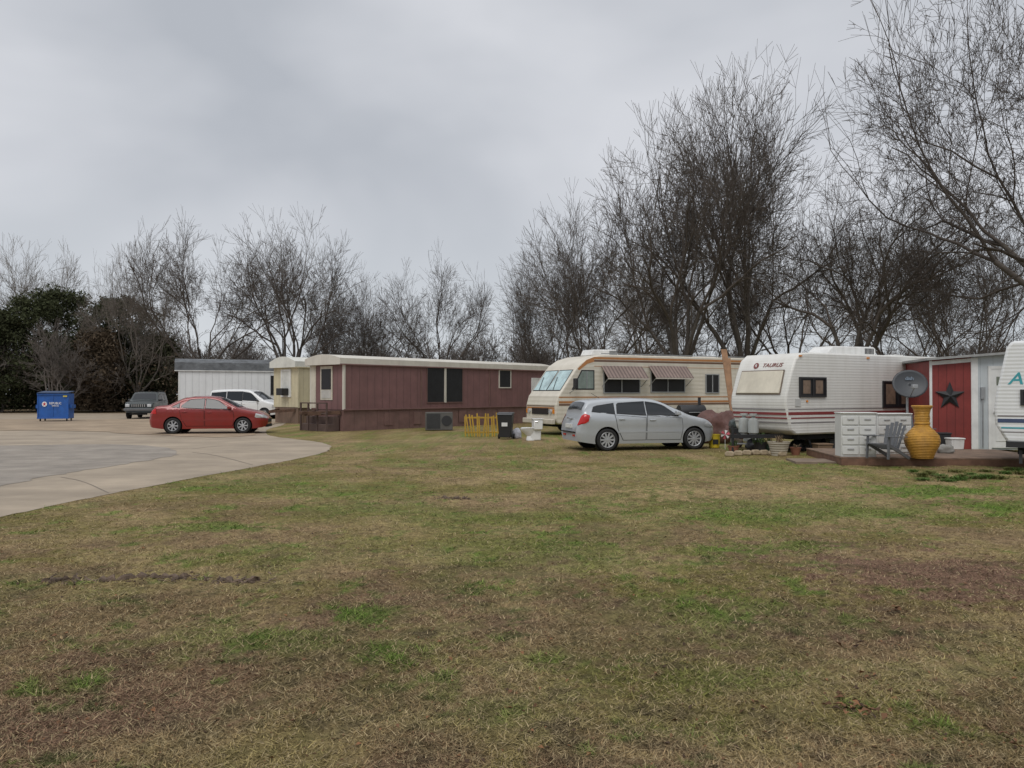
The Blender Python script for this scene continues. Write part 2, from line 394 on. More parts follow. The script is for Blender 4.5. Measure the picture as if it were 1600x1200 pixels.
def tree_mesh(key,seed,style,m2=twig):
    ls=polytree(seed,style)
    V,Fc=tubes([l for l in ls if l[0]<=1]); a=mk(V,Fc,'trunk',bark)
    V,Fc=tubes([l for l in ls if l[0]>1]); b=mk(V,Fc,'crown',m2); TM[key]=(a,b,style['W']); print(key,len(ls),len(Fc))
def tree(key,px,py_top,Y,wpx,rz,label,name='bare_tree'):
    H=at(px,py_top,Y).z; x=X_(px,Y); W=wpx/F*Y
    r_=thing(name,label,'tree',(x,Y,0),rz,'bare trees behind the trailers'); st=W/TM[key][2]
    r_.scale=(st,st,H/10)
    for nme,me in zip(('trunk','crown'),TM[key][:2]):
        o=bpy.data.objects.new(nme,me); COL.objects.link(o); o.parent=r_
    return r_
S_v=dict(wig=.12,trop=.012,ang=36,nm=7,tl=.14,sp=34,tr=.016,W=7.6,L1=.24,cz=.57,low=.14)
S_r=dict(wig=.13,trop=.01,ang=36,nm=6,tl=.12,sp=42,tr=.014,W=8.5,L1=.24,cz=.54,low=.10)
S_g=dict(wig=.20,trop=.02,ang=44,nm=6,tl=.18,sp=46,tr=.022,W=10,L1=.26,cz=.56,low=.14)
S_d=dict(wig=.12,trop=.02,ang=36,nm=7,tl=.03,sp=38,tr=.012,W=9,L1=.26,cz=.52,low=.05)
S_c=dict(wig=.15,trop=.0,ang=40,nm=7,tl=.14,sp=48,tr=.012,W=11,L1=.26,cz=.55,low=.06,maxl=8,minr=.0036,rt=.79)
for k,sd,st,m2 in (('v',3,S_v,twig),('v2',14,S_v,twig),('r',5,S_r,twig2),('r2',8,S_r,twig),('g',21,S_g,twig),('d',9,S_d,twig),('c',31,S_c,twigd)):
    tree_mesh(k,sd,st,m2)
tree('v',1062,175,46,310,.4,'tall bare tree with upright forking stems just left of the tallest crown')
tree('v2',1165,116,48,320,2.0,'tallest bare tree with fine upright twigs behind the tan motorhome')
tree('d',935,322,50,290,.9,'dense dark many-stemmed bare tree above the motorhome windscreen')
tree('d',850,385,58,170,2.9,'small bushy bare tree at left edge of the right-hand grove')
tree('g',1345,272,42,340,1.2,'gnarled spreading bare tree above the white travel trailer roof')
tree('d',1500,300,52,270,2.2,'medium bushy bare tree behind the red shed')
tree('c',1740,-160,32,840,3.6,'huge bare tree leaning in from the right edge of the photo')
tree('r',1020,380,62,230,.2,'pale round bare tree filling the gap behind the motorhome roof unit')
tree('r2',1245,340,58,270,1.0,'rounded bare tree between the tallest tree and the gnarled tree')
tree('d',1120,370,60,240,4.4,'bushy bare tree low down behind the stems of the tallest tree')
tree('r',60,378,70,190,.3,'pale thin bare tree at the far left edge')
tree('r',215,386,66,160,1.7,'pale small bare tree beside the evergreens')
tree('r2',320,338,60,250,2.6,'rounded bare tree behind the white mobile home')
tree('v',455,330,60,230,4.0,'upright bare tree with wide fan crown behind the cream mobile home',)
tree('d',590,432,66,170,1.2,'low bushy bare tree behind the left end of the maroon home')
tree('r2',680,402,68,190,5.0,'rounded bare tree behind the middle of the maroon home')
tree('v2',520,460,72,90,3.0,'slender bare tree in the gap left of the bushy tree')
tree('r2',1420,400,62,280,.5,'hazy bare tree low behind the roof of the red shed and trailer')
ls=polytree(77,dict(W=6,maxl=5,wig=.18,trop=.05,ang=36,nm=4,tl=.12,sp=26,tr=.014,minr=.016))
V,Fc=tubes([(5,p,r) for lv,p,r in ls]); V=np.array(V); Fq=np.array(Fc); print('far',len(Fq))
co=[];fs=[];off=0
for i in range(200):
    x=rng.uniform(-75,75) if i%3 else (rng.uniform(0,70) if i%2 else rng.uniform(-62,-30)); y=rng.uniform(74,100); h=rng.uniform(.45,.85)*(1.15 if x<-30 else 1); w=rng.uniform(.7,1.3); a=rng.uniform(0,6.28)
    if x<-30 and i%4==0: y=rng.uniform(60,66); h*=.8
    M=np.array([[math.cos(a)*w,-math.sin(a)*w,0],[math.sin(a)*w,math.cos(a)*w,0],[0,0,h]])
    co.append(V@M.T+np.array([x,y,0])); fs.append(Fq+off); off+=len(V)
o=mesh_np('distant_woods',np.concatenate(co),np.concatenate(fs),mat('far_twigs',(.14,.12,.105),.95,var=.3,sc=.1),None,4); tag(o,'distant brown-grey wood of bare trees along the horizon','woods',kind='stuff')
n=60000
x=rs.uniform(-85,75,n); y=rs.uniform(64,78,n); top=(1.6+2.6*fbm(x*.12,y*0+3,4)+np.where(x<-26,1.8,0))*rs.rand(n)**.8
a=rs.rand(n)*6.28; b=rs.randn(n)*.7; s=.05+.09*rs.rand(n)
u=np.stack([np.cos(a),np.sin(a),b],1)*s[:,None]; v=np.stack([-np.sin(a)*.5,np.cos(a)*.5,rs.randn(n)],1)*(s*.6)[:,None]; P=np.stack([x,y,top],1)
cl=np.array([(.07,.053,.037),(.095,.07,.048),(.055,.053,.032),(.12,.09,.06)])[rs.randint(0,4,n)]
o=mesh_np('undergrowth',np.stack([P-u,P-v,P+u,P+v],1).reshape(-1,3),np.arange(4*n).reshape(-1,4),vcolmat('undergrowth_leaf',.95),np.repeat(cl,4,0),4); tag(o,'dark tangled undergrowth below the woods','undergrowth',kind='stuff')
EV=vcolmat('evergreen_leaf',1.0)
EV.node_tree.nodes['Principled BSDF'].inputs['Specular IOR Level'].default_value=.02
def evergreen(px,pyt,Y,wpx,seed,label,col,name='evergreen_tree'):
    r=np.random.RandomState(seed); H=at(px,pyt,Y).z; W=wpx/F*Y/2
    root=thing(name,label,'tree',(X_(px,Y),Y,0),0,'evergreens at the wood edge')
    mb=MB(); mb.tube([(0,0,-.1),(.1,0,H*.35),(0,.1,H*.8)],[.28,.2,.06],8)
    for q in range(9):
        a=q*2.4; z=H*(.2+.07*q); mb.tube([(0,0,z),(math.cos(a)*W*.4,math.sin(a)*W*.4,z+H*.08),(math.cos(a)*W*.75,math.sin(a)*W*.75,z+H*.12)],[.1,.06,.02],5)
    mb.build('trunk',bark,root,smooth=True)
    nc=190; n=230; C=[]
    for q in range(nc):
        zz=r.uniform(.03,.99); rad=W*math.sqrt(max(0.04,1-((zz-.42)/.60)**2))*r.uniform(.2,1.0); a=r.uniform(0,6.28); C.append((math.cos(a)*rad,math.sin(a)*rad,H*zz*.94,r.uniform(.5,1.0)))
    C=np.array(C); pk=np.repeat(C,n,0); N=len(pk); dv=r.randn(N,3); dv/=np.linalg.norm(dv,axis=1)[:,None]; dv*=(r.rand(N)**.8*1.1)[:,None]*pk[:,3:4]
    P=pk[:,:3]+dv; P[:,2]=np.maximum(P[:,2],.3); s=.05+.06*r.rand(N); u=r.randn(N,3)*s[:,None]*.7; v=r.randn(N,3)*s[:,None]*.55
    cl=np.array(col)*(.7+.7*r.rand(N))[:,None]*(.85+.3*np.repeat(r.rand(nc),n))[:,None]
    o=mesh_np('crown',np.stack([P-u,P-v,P+u,P+v],1).reshape(-1,3),np.arange(4*N).reshape(-1,4),EV,np.repeat(cl,4,0),4); o.parent=root
evergreen(85,444,68,190,1,'wide dark evergreen tree behind the blue dumpster',(.060,.068,.036))
evergreen(185,456,70,150,2,'dark evergreen tree right of the dumpster, beside the pale bare tree',(.060,.065,.036))
evergreen(0,480,66,110,3,'dark evergreen tree cut by the left photo edge',(.060,.066,.036))
evergreen(245,520,72,80,7,'small dark evergreen tree just left of the white mobile home',(.066,.066,.040))
evergreen(150,515,65,80,4,'rusty brown leafed small tree in front of the evergreens',(.095,.072,.050),'russet_tree')

# ---------------------------------------------------------------- shared materials
M={}
M['tyre']=mat('rubber',(.018,.018,.018),.85,bump=.002,bs=60)
M['rim']=mat('alloy_rim',(.46,.47,.48),.35,.45,var=.08)
M['dark']=mat('dark_plastic',(.025,.025,.027),.6)
M['liner']=mat('black_liner',(.008,.008,.008),.95)  # even near-black for arch liners, hubs, seams, intakes and undersides
M['glass']=mat('dark_glass',(.018,.022,.026),.05,0,var=.05,spec=.5)
M['screen']=mat('dark_screened_glass',(.022,.022,.024),.35,0,var=.2,sc=3,spec=.25)
M['chrome']=mat('chrome',(.6,.6,.6),.15,1,var=.03)
M['redlamp']=mat('red_lamp',(.50,.010,.010),.2,coat=.3,var=.1)
M['lamp']=mat('clear_lamp',(.60,.62,.64),.12,.3,coat=.6,var=.15,sc=14)
M['amber']=mat('amber_lamp',(.7,.25,.03),.2)
M['white']=mat('white_paint',(.76,.76,.74),.5,dirt=.35,dcol=(.4,.37,.31))
M['plate']=mat('plate_white',(.7,.7,.68),.5)
M['steel']=mat('galvanised_steel',(.38,.39,.40),.5,.6,var=.2)
M['rust']=mat('rusty_steel',(.10,.055,.035),.85,var=.4,sc=6,bump=.004)
M['black']=mat('black_paint',(.02,.02,.022),.5,var=.2)

def wheel(parent,x,y,s,Rr=.31,w=.2,rimr=.205,nsp=7,m=None):
    m=m or M['rim']
    hub=MB().lathe([(.02,-.05),(rimr-.01,-.05),(rimr-.01,.0),(.02,.0)],20,(x,y,Rr),'y').build('wheel',M['liner'],parent,smooth=True)
    a=w/2
    MB().lathe([(rimr,-a+.01),(Rr-.04,-a),(Rr-.006,-a+.025),(Rr,-a*.4),(Rr,a*.4),(Rr-.006,a-.025),(Rr-.04,a),(rimr,a-.01)],32,(x,y,Rr),'y',cap=False).build('tyre',M['tyre'],hub,smooth=True)
    mb=MB(); o=a-.02
    mb.lathe([(rimr+.004,(a-.012)*s),(rimr-.004,(a-.006)*s),(rimr-.022,(a-.03)*s),(rimr-.022,.0)],28,(x,y,Rr),'y',cap=False)
    mb.lathe([(.001,(o+.005)*s),(.045,o*s),(.055,(o-.03)*s),(.001,(o-.035)*s)],16,(x,y,Rr),'y')
    for q in range(nsp):
        t=6.2832*q/nsp; c_,s_=math.cos(t),math.sin(t)
        mb.add([(x+c_*r1-s_*k*wq,y+s*d,Rr+s_*r1+c_*k*wq) for d in (o-.03,o-.002) for r1,wq in ((.03,.020),(rimr-.012,.026)) for k in (-1,1)],
            [(0,1,3,2),(4,6,7,5),(0,4,5,1),(2,3,7,6),(0,2,6,4),(1,5,7,3)])
    mb.build('rim',m,hub,smooth=True)
    return hub
def boolean(o,cut):
    m=o.modifiers.new('x','BOOLEAN'); m.object=cut; m.operation='DIFFERENCE'; m.solver='EXACT'
    dg=bpy.context.evaluated_depsgraph_get(); dg.update(); me=bpy.data.meshes.new_from_object(o.evaluated_get(dg)); o.modifiers.clear(); o.data=me
    bpy.data.objects.remove(cut)
def rowx(poly,z):
    xs=[]
    for (a,b),(c,d) in zip(poly,poly[1:]+poly[:1]):
        if (b-z)*(d-z)<=0 and b!=d: xs.append(a+(c-a)*(z-b)/(d-b))
    return (min(xs),max(xs)) if xs else None
def car(P,name,label,cat,loc,rz,paint,group=None):
    root=thing(name,label,cat,loc,rz,group); L=P['L']; HL=L/2; H=max(z for _,z in P['top']); belt=P['belt']; tum=P.get('tum',.24); zb0=P.get('zb',.2)
    xs=np.linspace(-HL,HL,130); ker=np.array([1,2,3,2,1.])/9
    def sm(keys):
        v=np.interp(xs,[k[0] for k in keys],[k[1] for k in keys]); e=np.pad(v,2,mode='edge'); e=np.convolve(e,ker,'valid'); return e
    ZT=sm(P['top']); W=sm(P['plan'])
    zt=lambda x: float(np.interp(x,xs,ZT)); pl=lambda x: float(np.interp(x,xs,W))
    zb=lambda x: zb0+.07*max(0,(abs(x)-(HL-.5))/.5)
    def base(x,z):
        wm=pl(x); b0=zb(x)
        if z<=belt:
            t=(belt-z)/(belt-b0); return wm*(1-.075*t**2.2)-.012*math.exp(-((z-.62)/.05)**2)
        t=(z-belt)/(H-belt); return wm-.03*min(1,t*7)-tum*t**1.15
    def rc(x): return min(P.get('rc',.12),(zt(x)-zb(x))*.3)
    def ws(x,z):
        r=rc(x); zl=zt(x)-r
        if z<=zl: return base(x,z)
        s=min(1,(z-zl)/r); return base(x,zl)-1.15*r*(1-math.sqrt(max(0,1-s*s)))
    def xo(x,z):
        e=max(0,(abs(x)-(HL-.4))/.4); e=e*e; return x-math.copysign(.11*min(1.4,((z-.52)/.4)**2)*e,x)
    def wc(x): return ws(x,zt(x))
    def tz(x,y): return zt(x)+.03*(1-min(1,(y/max(.01,wc(x)))**2))
    mb=MB(); rings=[]
    for x in xs:
        hs=[(0,zb(x))]; zl=zt(x)-rc(x)
        for k in range(12): z=zb(x)+(zl-zb(x))*k/11; hs.append((ws(x,z),z))
        for s in (.35,.65,.88,.99): z=zl+rc(x)*s; hs.append((ws(x,z),z))
        w=wc(x)
        for f in (.66,.33,0): hs.append((w*f,tz(x,w*f)))
        ring=[(xo(x,z),-w_,z) for w_,z in hs]+[(xo(x,z),w_,z) for w_,z in hs[-2:0:-1]]
        rings.append(ring)
    n=len(rings[0])
    for r_ in rings: mb.v.extend(r_)
    for i in range(len(rings)-1):
        for j in range(n):
            A=i*n+j;B=i*n+(j+1)%n; mb.f.append((A,B,B+n,A+n))
    mb.f.append(tuple(range(n))); mb.f.append(tuple(range((len(rings)-1)*n,len(rings)*n)))
    body=mb.build('body',paint,root)
    Rw=P.get('Rw',.31); ra=Rw+.045; cut=MB()
    for wx in P['wx']:
        for s in (-1,1):
            y0,y1=sorted((s*(P['hw']-.24),s*(P['hw']+.2))); cut.lathe([(ra,y0),(ra,y1)],36,(wx,0,Rw+.01),'y')
    co_=cut.build('cut',paint); co_.parent=root; boolean(body,co_)
    me=body.data; me.polygons.foreach_set('use_smooth',[True]*len(me.polygons)); me.set_sharp_from_angle(angle=R(32))
    for wx in P['wx']:
        for s in (-1,1):
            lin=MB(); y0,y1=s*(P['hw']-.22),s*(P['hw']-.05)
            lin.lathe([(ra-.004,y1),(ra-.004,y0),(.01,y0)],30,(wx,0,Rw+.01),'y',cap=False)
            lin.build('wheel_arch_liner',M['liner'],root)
            wheel(root,wx,s*(P['hw']-.115),s,Rw,nsp=P.get('nsp',7),rimr=P.get('rimr',.2))
    def patch(poly,off,s,nz=9,nxx=10):
        mb=MB(); zs=[p[1] for p in poly]; z0,z1=min(zs)+1e-4,max(zs)-1e-4; pts=[]
        for i in range(nz+1):
            z=z0+(z1-z0)*i/nz; a,b=rowx(poly,z)
            for j in range(nxx+1):
                x=a+(b-a)*j/nxx; e=max(0,(abs(x)-(HL-.3))/.3); pts.append((xo(x,z)+math.copysign(off*e,x),s*(ws(x,z)+off),z))
        mb.v=pts; m_=nxx+1
        for i in range(nz):
            for j in range(nxx): A=i*m_+j; mb.f.append((A,A+1,A+1+m_,A+m_))
        return mb
    def grow(poly,g):
        cx=sum(p[0] for p in poly)/len(poly); cz=sum(p[1] for p in poly)/len(poly); o=[]
        for x,z in poly: o.append((x+math.copysign(g,x-cx),z+math.copysign(g,z-cz)))
        return o
    for s in (-1,1):
        for i,dp in enumerate(P['doors']):
            d=patch(dp,.008,s).build('door',paint,root,smooth=True)
            patch(grow(dp,.012),.004,s).build('door_seam',M['liner'],d)
            hx,hz=P['handles'][i]; MB().box(hx-.09,hx+.09,s*(ws(hx,hz)+.005),s*(ws(hx,hz)+.035),hz-.018,hz+.018).build('handle',P.get('hmat',paint),d,bevel=.008)
        for gp in P['wins']:
            w=patch(gp,.012,s).build('side_window',M['glass'],root,smooth=True)
            patch(grow(gp,.022),.006,s).build('window_trim',M['dark'],w,smooth=True)
        for hp in P['head']: patch(hp,.014,s,6,10).build('headlight',M['lamp'],root,smooth=True)
        for hp in P['tail']: patch(hp,.016,s,6,12).build('tail_light',M['redlamp'],root,smooth=True)
        if P.get('clad'):
            for cpoly in P['clad']: patch(cpoly,.014,s).build('side_moulding',P.get('cladm',paint),root,smooth=True)
        mx=P['mir']; mz=belt+.08; y=ws(mx,mz)
        MB().prism([(mx-.05,mz-.06),(mx+.09,mz-.05),(mx+.08,mz+.03),(mx-.05,mz+.07)],s*(y+.03),s*(y+.2)).build('wing_mirror',P.get('mirm',paint),root,bevel=.02)
    def topglass(xa,xb,name,m_=.06):
        mb=MB(); nx_,ny_=12,10
        for i in range(nx_+1):
            x=xa+(xb-xa)*i/nx_; w=wc(x)-m_+.02
            for j in range(ny_+1):
                y=w*(2*j/ny_-1); z=tz(x,y); mb.v.append((xo(x,z)+(-.012 if name=='rear_window' else 0),y,z+.014))
        for i in range(nx_):
            for j in range(ny_): A=i*(ny_+1)+j; mb.f.append((A,A+1,A+2+ny_,A+1+ny_))
        return mb.build(name,M['glass'],root,smooth=True)
    topglass(*P['ws'],'windscreen'); topglass(*P['rg'],'rear_window')
    xf=HL; zf=P.get('gz',(.42,.56)); gw=P.get('gw',.38)
    MB().box(xf-.10,xf+.008,-gw,gw,*zf).build('grille',M['dark'],root,bevel=.01)
    MB().box(xf-.10,xf+.012,-.5,.5,.24,.34).build('air_intake',M['liner'],root,bevel=.01)
    pz=P.get('pz',.62); MB().box(-HL-.016,-HL+.08,-.26,.26,pz-.055,pz+.055).build('number_plate',M['plate'],root,bevel=.004)
    return root,ws,wc,tz
sedan=dict(L=4.42,hw=.85,belt=.94,zb=.19,rc=.10,top=[(-2.21,.72),(-2.17,.93),(-2.08,1.03),(-1.95,1.06),(-1.58,1.09),(-1.45,1.12),(-.92,1.38),(-.6,1.43),(-.1,1.445),(.22,1.42),(.45,1.35),(1.12,1.0),(1.25,.96),(1.85,.84),(2.08,.73),(2.21,.56)],
 plan=[(-2.21,.60),(-2.14,.75),(-1.95,.82),(-1.4,.85),(1.25,.85),(1.75,.82),(2.0,.74),(2.13,.62),(2.21,.45)],wx=(-1.30,1.31),
 doors=[[(-.10,.30),(.92,.30),(.98,.62),(.93,.91),(-.10,.95)],[(-.14,.30),(-.80,.30),(-.98,.60),(-1.05,.97),(-.14,.95)]],handles=[(.06,.83),(-.86,.85)],
 wins=[[(-.08,.98),(.84,.95),(.38,1.26),(.12,1.345),(-.08,1.355)],[(-.15,.98),(-1.0,1.01),(-.96,1.14),(-.66,1.325),(-.15,1.355)],[(-1.07,1.02),(-1.34,1.04),(-1.07,1.19)]],
 head=[[(1.75,.62),(2.17,.58),(2.15,.70),(1.80,.79)]],tail=[[(-2.19,.74),(-1.90,.76),(-1.93,.97),(-2.12,.95)]],mir=.80,ws=(.45,1.10),rg=(-1.44,-.95),
 clad=[[(-1.0,.50),(.93,.50),(.93,.55),(-1.0,.55)]])
hatch=dict(L=4.25,hw=.85,belt=.96,zb=.2,tum=.23,top=[(-2.125,.79),(-2.11,.99),(-2.05,1.12),(-1.82,1.33),(-1.70,1.38),(-1.2,1.43),(-.4,1.445),(.15,1.42),(.42,1.34),(1.13,1.01),(1.25,.97),(1.75,.86),(1.98,.76),(2.125,.58)],
 plan=[(-2.125,.66),(-2.06,.78),(-1.9,.83),(-1.4,.85),(1.22,.85),(1.65,.82),(1.9,.75),(2.05,.62),(2.125,.45)],wx=(-1.27,1.34),
 doors=[[(-.10,.30),(.92,.30),(.98,.62),(.93,.93),(-.10,.97)],[(-.14,.30),(-.80,.30),(-.96,.60),(-1.05,.99),(-.14,.97)]],handles=[(.06,.85),(-.86,.88)],
 wins=[[(-.08,1.0),(.84,.97),(.40,1.24),(.12,1.335),(-.08,1.345)],[(-.15,1.0),(-.98,1.02),(-.94,1.30),(-.6,1.34),(-.15,1.35)],[(-1.06,1.03),(-1.70,1.09),(-1.62,1.22),(-1.06,1.305)]],
 head=[[(1.65,.66),(2.08,.59),(2.06,.71),(1.70,.82)]],tail=[[(-2.122,.71),(-1.84,.79),(-1.78,1.0),(-1.96,1.04),(-2.09,.98)]],mir=.78,ws=(.45,1.11),rg=(-2.04,-1.83),pz=.68,nsp=10,rimr=.215,
 clad=[[(-.95,.50),(.95,.50),(.95,.54),(-.95,.54)]])
van=dict(L=4.6,hw=.93,belt=1.04,zb=.22,tum=.17,rc=.10,top=[(-2.3,.85),(-2.28,1.2),(-2.2,1.62),(-2.08,1.74),(-1.4,1.79),(-.3,1.80),(.35,1.76),(.6,1.66),(1.38,1.14),(1.5,1.08),(2.0,.94),(2.18,.8),(2.3,.6)],
 plan=[(-2.3,.78),(-2.2,.89),(-1.9,.93),(-1.2,.93),(1.2,.93),(1.75,.88),(2.0,.80),(2.2,.66),(2.3,.5)],wx=(-1.42,1.42),Rw=.32,
 doors=[[(.02,.34),(.98,.34),(1.03,.66),(1.0,1.0),(.02,1.05)],[(-.02,.34),(-.92,.34),(-1.05,.66),(-1.05,1.07),(-.02,1.05)]],handles=[(.14,.92),(-.14,.93)],
 wins=[[(.05,1.10),(1.12,1.08),(.56,1.54),(.36,1.63),(.05,1.65)],[(0.0,1.10),(-.98,1.11),(-.98,1.66),(0.0,1.66)],[(-1.06,1.11),(-2.05,1.12),(-2.0,1.60),(-1.06,1.65)]],
 head=[[(1.88,.66),(2.25,.62),(2.22,.76),(1.92,.86)]],tail=[[(-2.28,.85),(-2.1,.85),(-2.1,1.3),(-2.22,1.3)]],mir=1.0,ws=(.62,1.36),rg=(-2.26,-2.12),mirm=M['dark'],nsp=6)
suv=dict(L=4.4,hw=.86,belt=1.06,zb=.32,tum=.13,rc=.08,top=[(-2.2,.9),(-2.18,1.3),(-2.05,1.56),(-1.85,1.62),(-.2,1.64),(.15,1.62),(.30,1.56),(.78,1.14),(.88,1.10),(1.9,1.01),(2.12,.96),(2.2,.84)],
 plan=[(-2.2,.76),(-2.1,.83),(-1.8,.86),(1.6,.86),(2.0,.82),(2.14,.78),(2.2,.74)],wx=(-1.32,1.36),Rw=.36,
 doors=[[(-.32,.42),(.62,.42),(.66,.7),(.62,1.03),(-.32,1.04)],[(-.36,.42),(-.95,.42),(-1.1,.7),(-1.15,1.05),(-.36,1.04)]],handles=[(-.2,.96),(-1.0,.97)],
 wins=[[(-.30,1.10),(.55,1.10),(.2,1.46),(-.30,1.52)],[(-.37,1.10),(-1.1,1.10),(-1.1,1.52),(-.37,1.53)],[(-1.18,1.10),(-2.0,1.12),(-1.9,1.48),(-1.18,1.52)]],
 head=[],tail=[[(-2.17,.85),(-2.05,.85),(-2.05,1.1),(-2.15,1.1)]],mir=.45,ws=(.34,.76),rg=(-2.14,-1.98),mirm=M['dark'],gz=(.72,.90),gw=.45)
redp=mat('red_car_paint',(.23,.014,.012),.28,.1,var=.06,coat=.6,dirt=.2,dcol=(.12,.06,.05))
silp=mat('silver_car_paint',(.475,.50,.525),.33,.30,var=.03,coat=.5,dirt=.12,dcol=(.36,.36,.35))
whp=mat('white_car_paint',(.78,.79,.79),.3,0,var=.03,coat=.4)
jpp=mat('dark_green_grey_paint',(.045,.055,.055),.35,.3,var=.1,coat=.4)
car(sedan,'red_sedan','red four door sedan parked on the concrete turnaround','car',(-11.95,31.45,.016),R(8),redp,'cars parked in the trailer park')
r,ws_,wc_,tz_=car(hatch,'silver_hatchback','silver hatchback parked on grass beside the tan motorhome','car',(3.66,22.75,0),R(14),silp,'cars parked in the trailer park')
MB().tube([(-1.2,0,1.45),(-1.45,0,1.59)],.006,5).build('antenna',M['dark'],r)
MB().box(-2.15,-2.05,-.60,.60,.50,.53).build('bumper_seam',M['liner'],r,bevel=.005)
MB().box(-2.135,-2.05,-.12,.12,.88,.91).build('badge',M['chrome'],r,bevel=.006)
for s in (-1,1): MB().box(-2.125,-2.0,s*.42-.10,s*.42+.10,.40,.45).build('rear_reflector',M['redlamp'],r,bevel=.006)
rv,_,_,_=car(van,'white_minivan','white minivan parked behind the red sedan','minivan',(X_(388,49.5),49.5,.016),R(-6),whp,'cars parked in the trailer park')
rj,_,_,_=car(suv,'dark_suv','dark boxy four wheel drive facing the camera behind the red sedan','car',(X_(230,50.5),50.5,.016),R(-78),jpp,'cars parked in the trailer park')
for s in (-1,1):
    MB().box(2.19,2.225,s*.62-.12,s*.62+.12,.73,.90).build('headlight',M['lamp'],rj,bevel=.01)
for k in range(7): MB().box(2.205,2.222,-.36+k*.12-.018,-.36+k*.12+.018,.73,.89).build('grille_slot',M['chrome'],rj)
MB().box(2.15,2.30,-.82,.82,.48,.64).build('front_bumper',mat('grey_bumper',(.12,.125,.13),.6),rj,bevel=.03)
MB().bar((-1.9,-.62,1.69),(.1,-.62,1.70),.04,.03).build('roof_rail',M['dark'],rj); MB().bar((-1.9,.62,1.69),(.1,.62,1.70),.04,.03).build('roof_rail',M['dark'],rj)

# ---------------------------------------------------------------- dumpster
Y=44.6; bx,by=X_(87.5,Y),Y
D=thing('dumpster','blue steel dumpster at the far left edge of the lot','dumpster',(bx,by,.016),R(14)); D.scale=(.84,.85,1.0)
blu=mat('blue_dumpster_paint',(.014,.10,.38),.5,var=.2,sc=3,dirt=.4,dcol=(.03,.07,.16))
mb=MB(); mb.prism([(-.92,.14),(.92,.14),(.92,1.55),(-.92,1.55)],-.6,.7); mb.build('body',blu,D,bevel=.02)
mb=MB()
for x in (-.91,0,.91): mb.box(x-.03,x+.03,-.625,-.6,.16,1.5)
mb.box(-.95,.95,-.66,-.6,1.46,1.56); mb.box(-.95,.95,-.65,-.6,.14,.22)
mb.build('stiffener_ribs',blu,D,bevel=.008)
for s in (-1,1): MB().box(s*1.0-.08,s*1.0+.08,-.45,.5,.72,.92).build('fork_pocket',blu,D,bevel=.01)
MB().prism([(-.72,1.57),(.75,1.66),(.75,1.70),(-.72,1.61)],-.93,.93,'yz').build('lid',mat('blue_black_lid',(.02,.05,.12),.5),D,bevel=.01)
for x in (-.8,.8):
    for y in (-.45,.5): MB().lathe([(.07,-.03),(.07,.03)],12,(x,y,.075),'x').build('caster',M['tyre'],D)
wt=mat('decal_white',(.8,.8,.8),.5,var=.03); rdm=mat('decal_red',(.5,.02,.03),.5,var=.03)
MB().prism([(-.50+.15*math.cos(a*.314),.96+.14*math.sin(a*.314)) for a in range(20)],-.642,-.630).build('emblem_disc',wt,D)
st=[(-.50+(.12 if k%2==0 else .05)*math.sin(k*math.pi/5),.96+(.12 if k%2==0 else .05)*math.cos(k*math.pi/5)) for k in range(10)]
MB().prism(st,-.648,-.643).build('emblem_star',rdm,D)
text('REPUBLIC','lettering',wt,D,(.15,-.640,1.00),FR,.17); text('SERVICES','lettering',wt,D,(.15,-.640,.86),FR,.10)
MB().box(.62,.86,-.668,-.661,1.36,1.44).build('warning_sticker',mat('sticker_yellow',(.6,.5,.08),.6),D)

# ---------------------------------------------------------------- mobile homes
def window(root,x0,x1,z0,z1,y=0,frame=None,fw=.05,mull=(),glass=None,sgn=-1,hbar=None):
    w=MB().box(x0,x1,y+.0*sgn,y+.02*sgn,z0,z1).build('window',glass or M['screen'],root)
    if frame:
        mb=MB(); a,b=y,y+.045*sgn
        mb.box(x0-fw,x1+fw,a,b,z1,z1+fw); mb.box(x0-fw,x1+fw,a,b,z0-fw,z0); mb.box(x0-fw,x0,a,b,z0,z1); mb.box(x1,x1+fw,a,b,z0,z1)
        for m_ in mull: mb.box(m_-fw*.5,m_+fw*.5,a,b,z0,z1)
        if hbar: mb.box(x0,x1,a,y+.035*sgn,hbar-.02,hbar+.02)
        mb.build('frame',frame,w)
    return w
def home(Fc,L,W,zs,zw,zf,zp,label,name,wallm,skm,roofm,trim,ov=.25,ct=None):
    root=thing(name,label,'mobile home',(Fc.C[0],Fc.C[1],0),Fc.a)
    MB().box(0,L,0,W,zs,zw).build('wall',wallm,root)
    MB().box(.03,L-.03,.05,W-.05,0,zs+.002).build('skirting',skm,root)
    pr=[(-.08,zw-.06),(-.08,zf)]+[(-.08+(W+.16)*k/12,zf+(zp-zf)*math.sin(math.pi*k/12)) for k in range(1,12)]+[(W+.08,zf),(W+.08,zw-.06)]
    MB().prism(pr,-ov,L+ov,'yz').build('roof',roofm,root,smooth=True,ang=50)
    MB().box(-ov-.01,L+ov+.01,-.10,-.085,zw-.08,zw-.03).build('drip_rail',trim,root)
    for a,b,c,d in ((-.02,.07,-.025,.07),(L-.06,L+.02,-.025,.06),(-.02,.07,W-.07,W+.025)): MB().box(a,b,c,d,zs,zw-.06).build('corner_trim',ct or trim,root)
    MB().box(-.015,L+.015,-.03,-.002,zs-.03,zs+.03).build('base_trim',trim,root)
    return root
maroon=mat('maroon_siding',(.200,.102,.098),.6,var=.16,sc=1.5,groove=(.41,.04,.5),dirt=.45,dcol=(.14,.080,.074),dsc=(2,2,.3))
maroon2=mat('maroon_skirting',(.185,.104,.090),.7,var=.22,sc=2,groove=(.62,.03,.5),dirt=.5,dcol=(.145,.105,.082),dsc=(2,2,.5))
